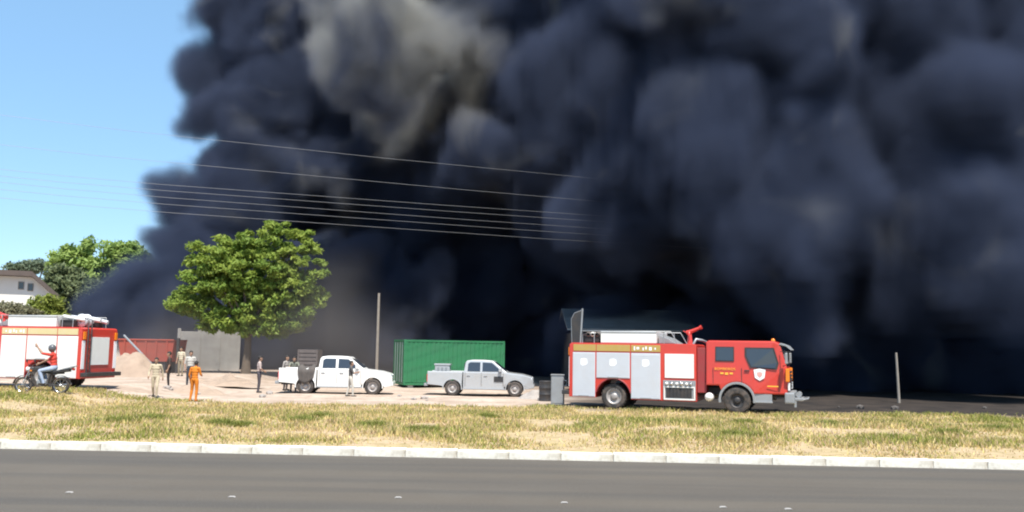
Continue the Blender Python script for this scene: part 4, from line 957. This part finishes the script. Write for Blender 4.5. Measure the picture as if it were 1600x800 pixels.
    bm.free(); hm.add(vs_, fs, 0, True)
    hm.build('helmet' if head_mat == 'helmet' else 'hair', HELMET if head_mat == 'helmet' else HAIR, p_)
    return p_
def stand(px, D, dz=0):
    p = P(px, 560, D); return (p.x, D, soil(p.x, D) - .01 + dz)
WALK = dict(knl=(.16, .10, .52), anl=(.14, .10, .10), knr=(-.02, -.10, .50), anr=(-.22, -.10, .14), ell=(-.10, .26, 1.15), wrl=(-.12, .27, .90), elr=(.04, -.27, 1.14), wrr=(.18, -.26, .95))
person('person in a beige uniform walking over the dry ground', stand(245, 36.2), R(-80), WALK, cloth('beige_cloth', (.50, .42, .30)), cloth('beige_cloth', (.50, .42, .30)), 1.62, 'long')
person('person in dark clothes half hidden behind the one in beige', stand(265, 40.5), R(200), {}, cloth('dark_brown_cloth', (.075, .055, .05)), cloth('black_cloth', (.04, .035, .035)), 1.62)
person('person in bright orange overalls standing at the edge of the grass', stand(306, 34.6), R(75), dict(elr=(.06, -.24, 1.16), wrr=(.24, -.16, 1.12), head=(.08, 0, 1.60), knl=(.04, .14, .5), anl=(-.04, .15, .09)),
       cloth('orange_cloth', (.62, .20, .03)), cloth('orange_cloth', (.62, .20, .03)), 1.58, 'long', boots=cloth('orange_boot', (.30, .10, .03)))
person('person with dark hair and a pale shirt behind the one in orange', stand(298, 42.5), R(-60), {}, cloth('pale_shirt', (.48, .46, .42)), cloth('dark_blue_trousers', (.05, .06, .075)), 1.70)
person('distant person in a cream shirt in front of the grey wall', stand(283, 52), R(-100), {}, cloth('cream_shirt', (.55, .48, .36)), cloth('khaki_trousers', (.30, .25, .18)), 1.68)
person('person in a pale shirt and dark trousers on the bare dirt', stand(406, 42.3), R(20), dict(elr=(.03, -.25, 1.16), wrr=(.2, -.2, 1.05)), cloth('pink_grey_shirt', (.46, .37, .34)), cloth('charcoal_trousers', (.085, .075, .085)), 1.72)
person('person in a grey shirt standing behind the tailgate of the white pickup', stand(448, 44.0), R(-20), {}, cloth('mid_grey_shirt', (.34, .31, .29)), cloth('charcoal_trousers', (.085, .075, .085)), 1.70)
person('person in an olive shirt leaning over the bed of the white pickup', stand(460, 43.7), R(-75), dict(chest=(.08, 0, 1.28), neck=(.14, 0, 1.43), head=(.2, 0, 1.58), shl=(.13, .19, 1.38), shr=(.13, -.19, 1.38), ell=(.28, .24, 1.2), wrl=(.46, .2, 1.15), elr=(.28, -.24, 1.2), wrr=(.46, -.2, 1.15)),
       cloth('olive_shirt', (.20, .20, .16)), cloth('charcoal_trousers', (.085, .075, .085)), 1.72)
person('person in a charcoal shirt and pale shorts beside the white pickup door', stand(549, 40.0), R(15), dict(chest=(.03, 0, 1.3), elr=(.1, -.24, 1.16), wrr=(.28, -.18, 1.2), anr=(.12, -.12, .09), knr=(.1, -.12, .5), knl=(-.05, .12, .5), anl=(-.16, .12, .1)),
       cloth('charcoal_shirt', (.10, .095, .095)), cloth('pale_shorts', (.52, .48, .42)), 1.58, shorts=False)
# rider: sits on the seat, one hand on the bar, the other arm raised ahead
seat = (.32, 0, .92)
RJ = dict(pelvis=(.26, 0, .93), waist=(.26, 0, 1.05), chest=(.30, 0, 1.27), neck=(.33, 0, 1.44), head=(.37, 0, 1.60),
          shl=(.33, .19, 1.39), ell=(.56, .23, 1.22), wrl=(.86, .27, 1.06), shr=(.33, -.19, 1.39), elr=(.60, -.20, 1.45), wrr=(.84, -.15, 1.60),
          hil=(.28, .10, .91), knl=(.70, .17, .82), anl=(.53, .17, .40), hir=(.28, -.10, .91), knr=(.70, -.17, .82), anr=(.53, -.17, .40))
# the camera sees the rider's left side: the far arm holds the bar, the near one is raised
RJ['ell'], RJ['wrl'], RJ['elr'], RJ['wrr'] = (.62, .22, 1.44), (.80, .18, 1.66), (.56, -.23, 1.22), (.86, -.27, 1.08)
person('motorcycle rider in a red shirt and helmet with one arm raised', MLOC, MRZ, RJ, cloth('red_shirt', (.60, .07, .05)), cloth('washed_jeans', (.34, .40, .52)), 1.75, 'short', head_mat='helmet')
# ------------------------------------------------------------------ smoke
PUFF = []                                   # (x, y, z, size class)
RAD = [9.0, 4.6, 2.7, 1.5]
def puff(px, py, D, c):
    p = P(px, py, D); PUFF.append((p.x, p.y, p.z, c))
def smoke_front(x, z):
    """Depth of the smoke's face: near on the side it drifts to, and leaning out over its own foot."""
    return 0
srng = random.Random(11)
def column(pts, c, n, jit, back=10):
    """Puffs along a polyline of (px, py, D)."""
    for i in range(n):
        t = (i + srng.random()) / n * (len(pts) - 1); k = min(int(t), len(pts) - 2); u = t - k
        q = [pts[k][j] * (1 - u) + pts[k + 1][j] * u for j in range(3)]
        puff(q[0] + srng.uniform(-jit, jit), q[1] + srng.uniform(-jit, jit), q[2] + srng.uniform(0, back), c)
# body of the plume: its face is near on the side it drifts to, leans out over its own foot and is cut by dark grooves
GROOVES = [[(860, 40), (875, 150), (800, 285)], [(1000, 105), (1110, 130), (1160, 85)], [(1360, 190), (1245, 250), (1190, 300)],
           [(690, -20), (730, 150), (700, 260)], [(455, 10), (490, 130), (570, 210), (700, 260)], [(1480, 0), (1450, 120), (1360, 190)],
           [(880, 330), (900, 300), (860, 230)], [(1440, 300), (1400, 420), (1330, 440)]]
def seg_d(p, a_, b_):
    ax, ay = b_[0] - a_[0], b_[1] - a_[1]
    t = max(0, min(1, ((p[0] - a_[0]) * ax + (p[1] - a_[1]) * ay) / (ax * ax + ay * ay)))
    return math.hypot(p[0] - a_[0] - t * ax, p[1] - a_[1] - t * ay)
def face_D(px, py):
    D = 76 - 9 * sm(430, 800, px) - 13 * sm(800, 1100, px)
    D -= 5 * sm(420, 200, py) * sm(420, 700, px) + 4 * sm(900, 1150, px)
    lip = 265 + 60 * sm(1080, 1200, px) + 22 * math.sin(px * .021)
    D += (14 * sm(850, 1050, px) + 8 * sm(470, 620, px)) * sm(lip, lip + 70, py)
    for g in GROOVES:
        q = min(seg_d((px, py), g[i], g[i + 1]) for i in range(len(g) - 1))
        D += 6 * math.exp(-(q / 42) ** 2)
    return D
def inside(px, py):
    left = 400 if py < 330 else 540
    return px > left
for px in range(400, 2250, 88):
    for py in range(-560, 560, 88):
        x, y = px + srng.uniform(-44, 44), py + srng.uniform(-44, 44)
        if inside(x - 60, y): puff(x, y, face_D(x, y) + 12.5, 0)
for px in range(360, 2150, 62):
    for py in range(-300, 560, 62):
        x, y = px + srng.uniform(-31, 31), py + srng.uniform(-31, 31)
        if inside(x, y) : puff(x, y, face_D(x, y) + 5.0 + srng.uniform(-.8, .8), 1)
for px in range(360, 2000, 60):
    for py in range(-200, 470, 60):
        x, y = px + srng.uniform(-30, 30), py + srng.uniform(-30, 30)
        if inside(x, y) and srng.random() < .55: puff(x, y, face_D(x, y) + 1.2 + srng.uniform(-.8, 1.2), 2)
# separate lobes that stand out from the face
for px in range(930, 1760, 40):                     # low dark smoke over the burnt yard
    puff(px + srng.uniform(-20, 20), 548 + srng.uniform(-12, 12), 60 + srng.uniform(-1, 4) - 4 * sm(900, 1200, px), 2)
for q in [(590, 75, 59, 1), (520, 60, 62, 2), (660, 110, 60, 2), (640, 30, 61, 2), (700, 60, 63, 2),
          (960, 300, 54, 1), (1050, 230, 52, 1), (735, 225, 60, 2), (900, 160, 55, 1), (1230, 60, 46, 1), (1130, 240, 48, 1),
          (1235, 362, 46.5, 1), (1240, 300, 47, 1), (1530, 372, 45, 1), (1545, 300, 45, 1), (1500, 200, 46, 1), (1400, 300, 48, 2), (1180, 350, 48, 2), (1430, 350, 48, 2)]:
    puff(*q)
# ragged edge against the sky, and the low roll of smoke by the red skip
for q in [(420, 60, 76, 1), (420, 170, 76, 1), (420, 260, 75, 1), (380, 320, 74, 1), (360, 400, 74, 1), (350, 470, 74, 1), (450, 450, 72, 1), (540, 480, 70, 1), (620, 500, 69, 1),
          (345, 20, 76, 2), (355, -60, 76, 2), (330, 70, 76, 3), (325, 110, 76, 2), (345, 160, 75, 2), (285, 175, 74, 3), (310, 185, 75, 3), (350, 250, 75, 2), (268, 272, 74, 3), (295, 300, 74, 2), (310, 320, 74, 3),
          (256, 378, 73, 3), (248, 370, 73, 3), (280, 385, 73, 2), (300, 430, 73, 2), (200, 462, 72, 3), (225, 450, 72, 2), (210, 490, 71, 3), (255, 485, 72, 2), (300, 500, 72, 2), (212, 455, 72, 3), (240, 470, 72, 2), (205, 492, 71, 2), (245, 515, 71, 2), (275, 450, 73, 2), (290, 530, 72, 1), (350, 520, 73, 1), (430, 510, 72, 1), (520, 530, 71, 1), (198, 450, 69, 2), (232, 462, 68, 2), (240, 500, 67, 2), (215, 500, 67, 2), (265, 505, 67, 2)]:
    puff(*q)
def smoke_volume(name, label, puffs, rad, vmin, vmax, vox, col, density, relief, soft, warp, pale=None):
    me = bpy.data.meshes.new(name); me.from_pydata([q[:3] for q in puffs], [], [])
    at = me.attributes.new('size_class', 'INT', 'POINT'); at.data.foreach_set('value', [q[3] for q in puffs])
    o = bpy.data.objects.new(name, me); COL.objects.link(o); tag(o, label, 'smoke', kind='stuff')
    mt = bpy.data.materials.new(name); mt.use_nodes = True
    N = mt.node_tree.nodes; L = mt.node_tree.links
    for n in list(N): N.remove(n)
    out = N.new('ShaderNodeOutputMaterial'); pv = N.new('ShaderNodeVolumePrincipled')
    pv.inputs['Color'].default_value = (*col, 1); pv.inputs['Density'].default_value = density
    if pale:                                  # paler by noise; a round area paints in the upper-left billow's sunlit brightness
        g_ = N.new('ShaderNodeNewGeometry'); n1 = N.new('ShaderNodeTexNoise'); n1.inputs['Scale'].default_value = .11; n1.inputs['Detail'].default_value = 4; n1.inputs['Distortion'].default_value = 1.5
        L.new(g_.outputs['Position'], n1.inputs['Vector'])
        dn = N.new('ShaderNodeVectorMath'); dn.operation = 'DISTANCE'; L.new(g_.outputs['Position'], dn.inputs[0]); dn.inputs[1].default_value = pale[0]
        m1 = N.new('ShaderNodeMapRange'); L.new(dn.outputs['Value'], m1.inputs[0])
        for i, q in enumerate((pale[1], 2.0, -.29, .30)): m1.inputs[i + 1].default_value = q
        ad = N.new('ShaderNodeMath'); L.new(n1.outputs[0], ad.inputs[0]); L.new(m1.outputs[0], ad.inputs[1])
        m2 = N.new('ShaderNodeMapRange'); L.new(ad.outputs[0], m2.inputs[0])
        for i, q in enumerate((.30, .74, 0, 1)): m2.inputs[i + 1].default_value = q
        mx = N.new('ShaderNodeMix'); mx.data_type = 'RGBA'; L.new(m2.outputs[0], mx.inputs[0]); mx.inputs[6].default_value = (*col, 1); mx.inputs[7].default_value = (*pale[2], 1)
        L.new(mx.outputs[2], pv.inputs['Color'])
    L.new(pv.outputs[0], out.inputs['Volume']); me.materials.append(mt)
    ng = bpy.data.node_groups.new(name + '_density', 'GeometryNodeTree')
    ng.interface.new_socket('Geometry', in_out='INPUT', socket_type='NodeSocketGeometry')
    ng.interface.new_socket('Geometry', in_out='OUTPUT', socket_type='NodeSocketGeometry')
    N = ng.nodes; L = ng.links
    gi = N.new('NodeGroupInput'); go = N.new('NodeGroupOutput')
    def math_node(op, a_, b_=None, c_=None):
        n = N.new('ShaderNodeMath'); n.operation = op
        for i, q in enumerate((a_, b_, c_)):
            if q is None: continue
            if hasattr(q, 'links'): L.new(q, n.inputs[i])
            else: n.inputs[i].default_value = q
        return n.outputs[0]
    pos = N.new('GeometryNodeInputPosition').outputs[0]
    def fbm(scale, detail, rough, src):
        n = N.new('ShaderNodeTexNoise'); n.inputs['Scale'].default_value = scale; n.inputs['Detail'].default_value = detail
        n.inputs['Roughness'].default_value = rough; L.new(src, n.inputs['Vector']); return n
    def voro(scale, src):
        n = N.new('ShaderNodeTexVoronoi'); n.feature = 'SMOOTH_F1'; n.inputs['Scale'].default_value = scale; n.inputs['Smoothness'].default_value = .15
        L.new(src, n.inputs['Vector']); return n.outputs['Distance']
    # warp the sample position a little, then take the union of puffs of several sizes
    wz = fbm(.10, 2, .5, pos)
    vs = N.new('ShaderNodeVectorMath'); vs.operation = 'SUBTRACT'; L.new(wz.outputs['Color'], vs.inputs[0]); vs.inputs[1].default_value = (.5, .5, .5)
    vk = N.new('ShaderNodeVectorMath'); vk.operation = 'SCALE'; L.new(vs.outputs[0], vk.inputs[0]); vk.inputs['Scale'].default_value = warp
    va = N.new('ShaderNodeVectorMath'); va.operation = 'ADD'; L.new(pos, va.inputs[0]); L.new(vk.outputs[0], va.inputs[1])
    wp = va.outputs[0]
    na = N.new('GeometryNodeInputNamedAttribute'); na.data_type = 'INT'; na.inputs['Name'].default_value = 'size_class'
    d = None
    for c, r in enumerate(rad):
        if not any(q[3] == c for q in puffs): continue
        cmp_ = N.new('FunctionNodeCompare'); cmp_.data_type = 'INT'; cmp_.operation = 'EQUAL'
        L.new(na.outputs['Attribute'], [s for s in cmp_.inputs if s.name == 'A' and s.type == 'INT'][0])
        [s for s in cmp_.inputs if s.name == 'B' and s.type == 'INT'][0].default_value = c
        sp = N.new('GeometryNodeSeparateGeometry'); sp.domain = 'POINT'
        L.new(gi.outputs[0], sp.inputs[0]); L.new(cmp_.outputs[0], sp.inputs['Selection'])
        px_ = N.new('GeometryNodeProximity'); px_.target_element = 'POINTS'
        L.new(sp.outputs[0], px_.inputs[0]); L.new(wp, [s for s in px_.inputs if 'Position' in s.name][0])
        dd = math_node('SUBTRACT', px_.outputs['Distance'], r)
        d = dd if d is None else math_node('SMOOTH_MIN', d, dd, .8)
    d = math_node('MULTIPLY_ADD', voro(.21, wp), 2.6 * relief, d)
    d = math_node('MULTIPLY_ADD', voro(.46, wp), 1.2 * relief, d)
    d = math_node('MULTIPLY_ADD', fbm(.7, 4, .65, wp).outputs[0], 2.2 * relief, d)
    d = math_node('SUBTRACT', d, 2.8 * relief)
    dens = N.new('ShaderNodeMapRange'); dens.interpolation_type = 'SMOOTHSTEP'
    L.new(d, dens.inputs[0])
    for i, q in enumerate((soft[0], soft[1], 0, 1)): dens.inputs[i + 1].default_value = q
    vc = N.new('GeometryNodeVolumeCube'); L.new(dens.outputs[0], vc.inputs['Density'])
    vc.inputs['Min'].default_value = vmin; vc.inputs['Max'].default_value = vmax
    for i, ax in enumerate('XYZ'): vc.inputs['Resolution ' + ax].default_value = int((vmax[i] - vmin[i]) / vox)
    smt = N.new('GeometryNodeSetMaterial'); smt.inputs['Material'].default_value = mt
    L.new(vc.outputs[0], smt.inputs[0]); L.new(smt.outputs[0], go.inputs[0])
    md = o.modifiers.new('smoke', 'NODES'); md.node_group = ng
    return o
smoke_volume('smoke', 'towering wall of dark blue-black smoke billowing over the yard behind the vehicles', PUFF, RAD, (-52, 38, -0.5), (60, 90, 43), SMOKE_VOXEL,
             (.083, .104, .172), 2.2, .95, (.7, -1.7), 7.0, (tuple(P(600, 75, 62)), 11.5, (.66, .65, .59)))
THIN = []
for px, py, D, c in [(330, 535, 61, 1), (400, 540, 60, 1), (470, 530, 58, 1), (540, 540, 58, 1), (575, 530, 58, 1), (505, 515, 55, 1), (545, 515, 57, 1), (515, 470, 56, 0), (505, 425, 55.5, 0), (225, 548, 54, 0), (300, 545, 58, 1), (440, 560, 57, 1), (590, 565, 57, 1)]:
    p = P(px, py, D); THIN.append((p.x, p.y, p.z, c))
smoke_volume('thin_smoke', 'thin brownish haze of smoke drifting over the wall and the side of the big tree', THIN, [1.9, 2.6], (-29, 47, -.3), (-2, 65, 13), .8, (.27, .26, .265), .10, .35, (1.5, -2.5), 5.0)
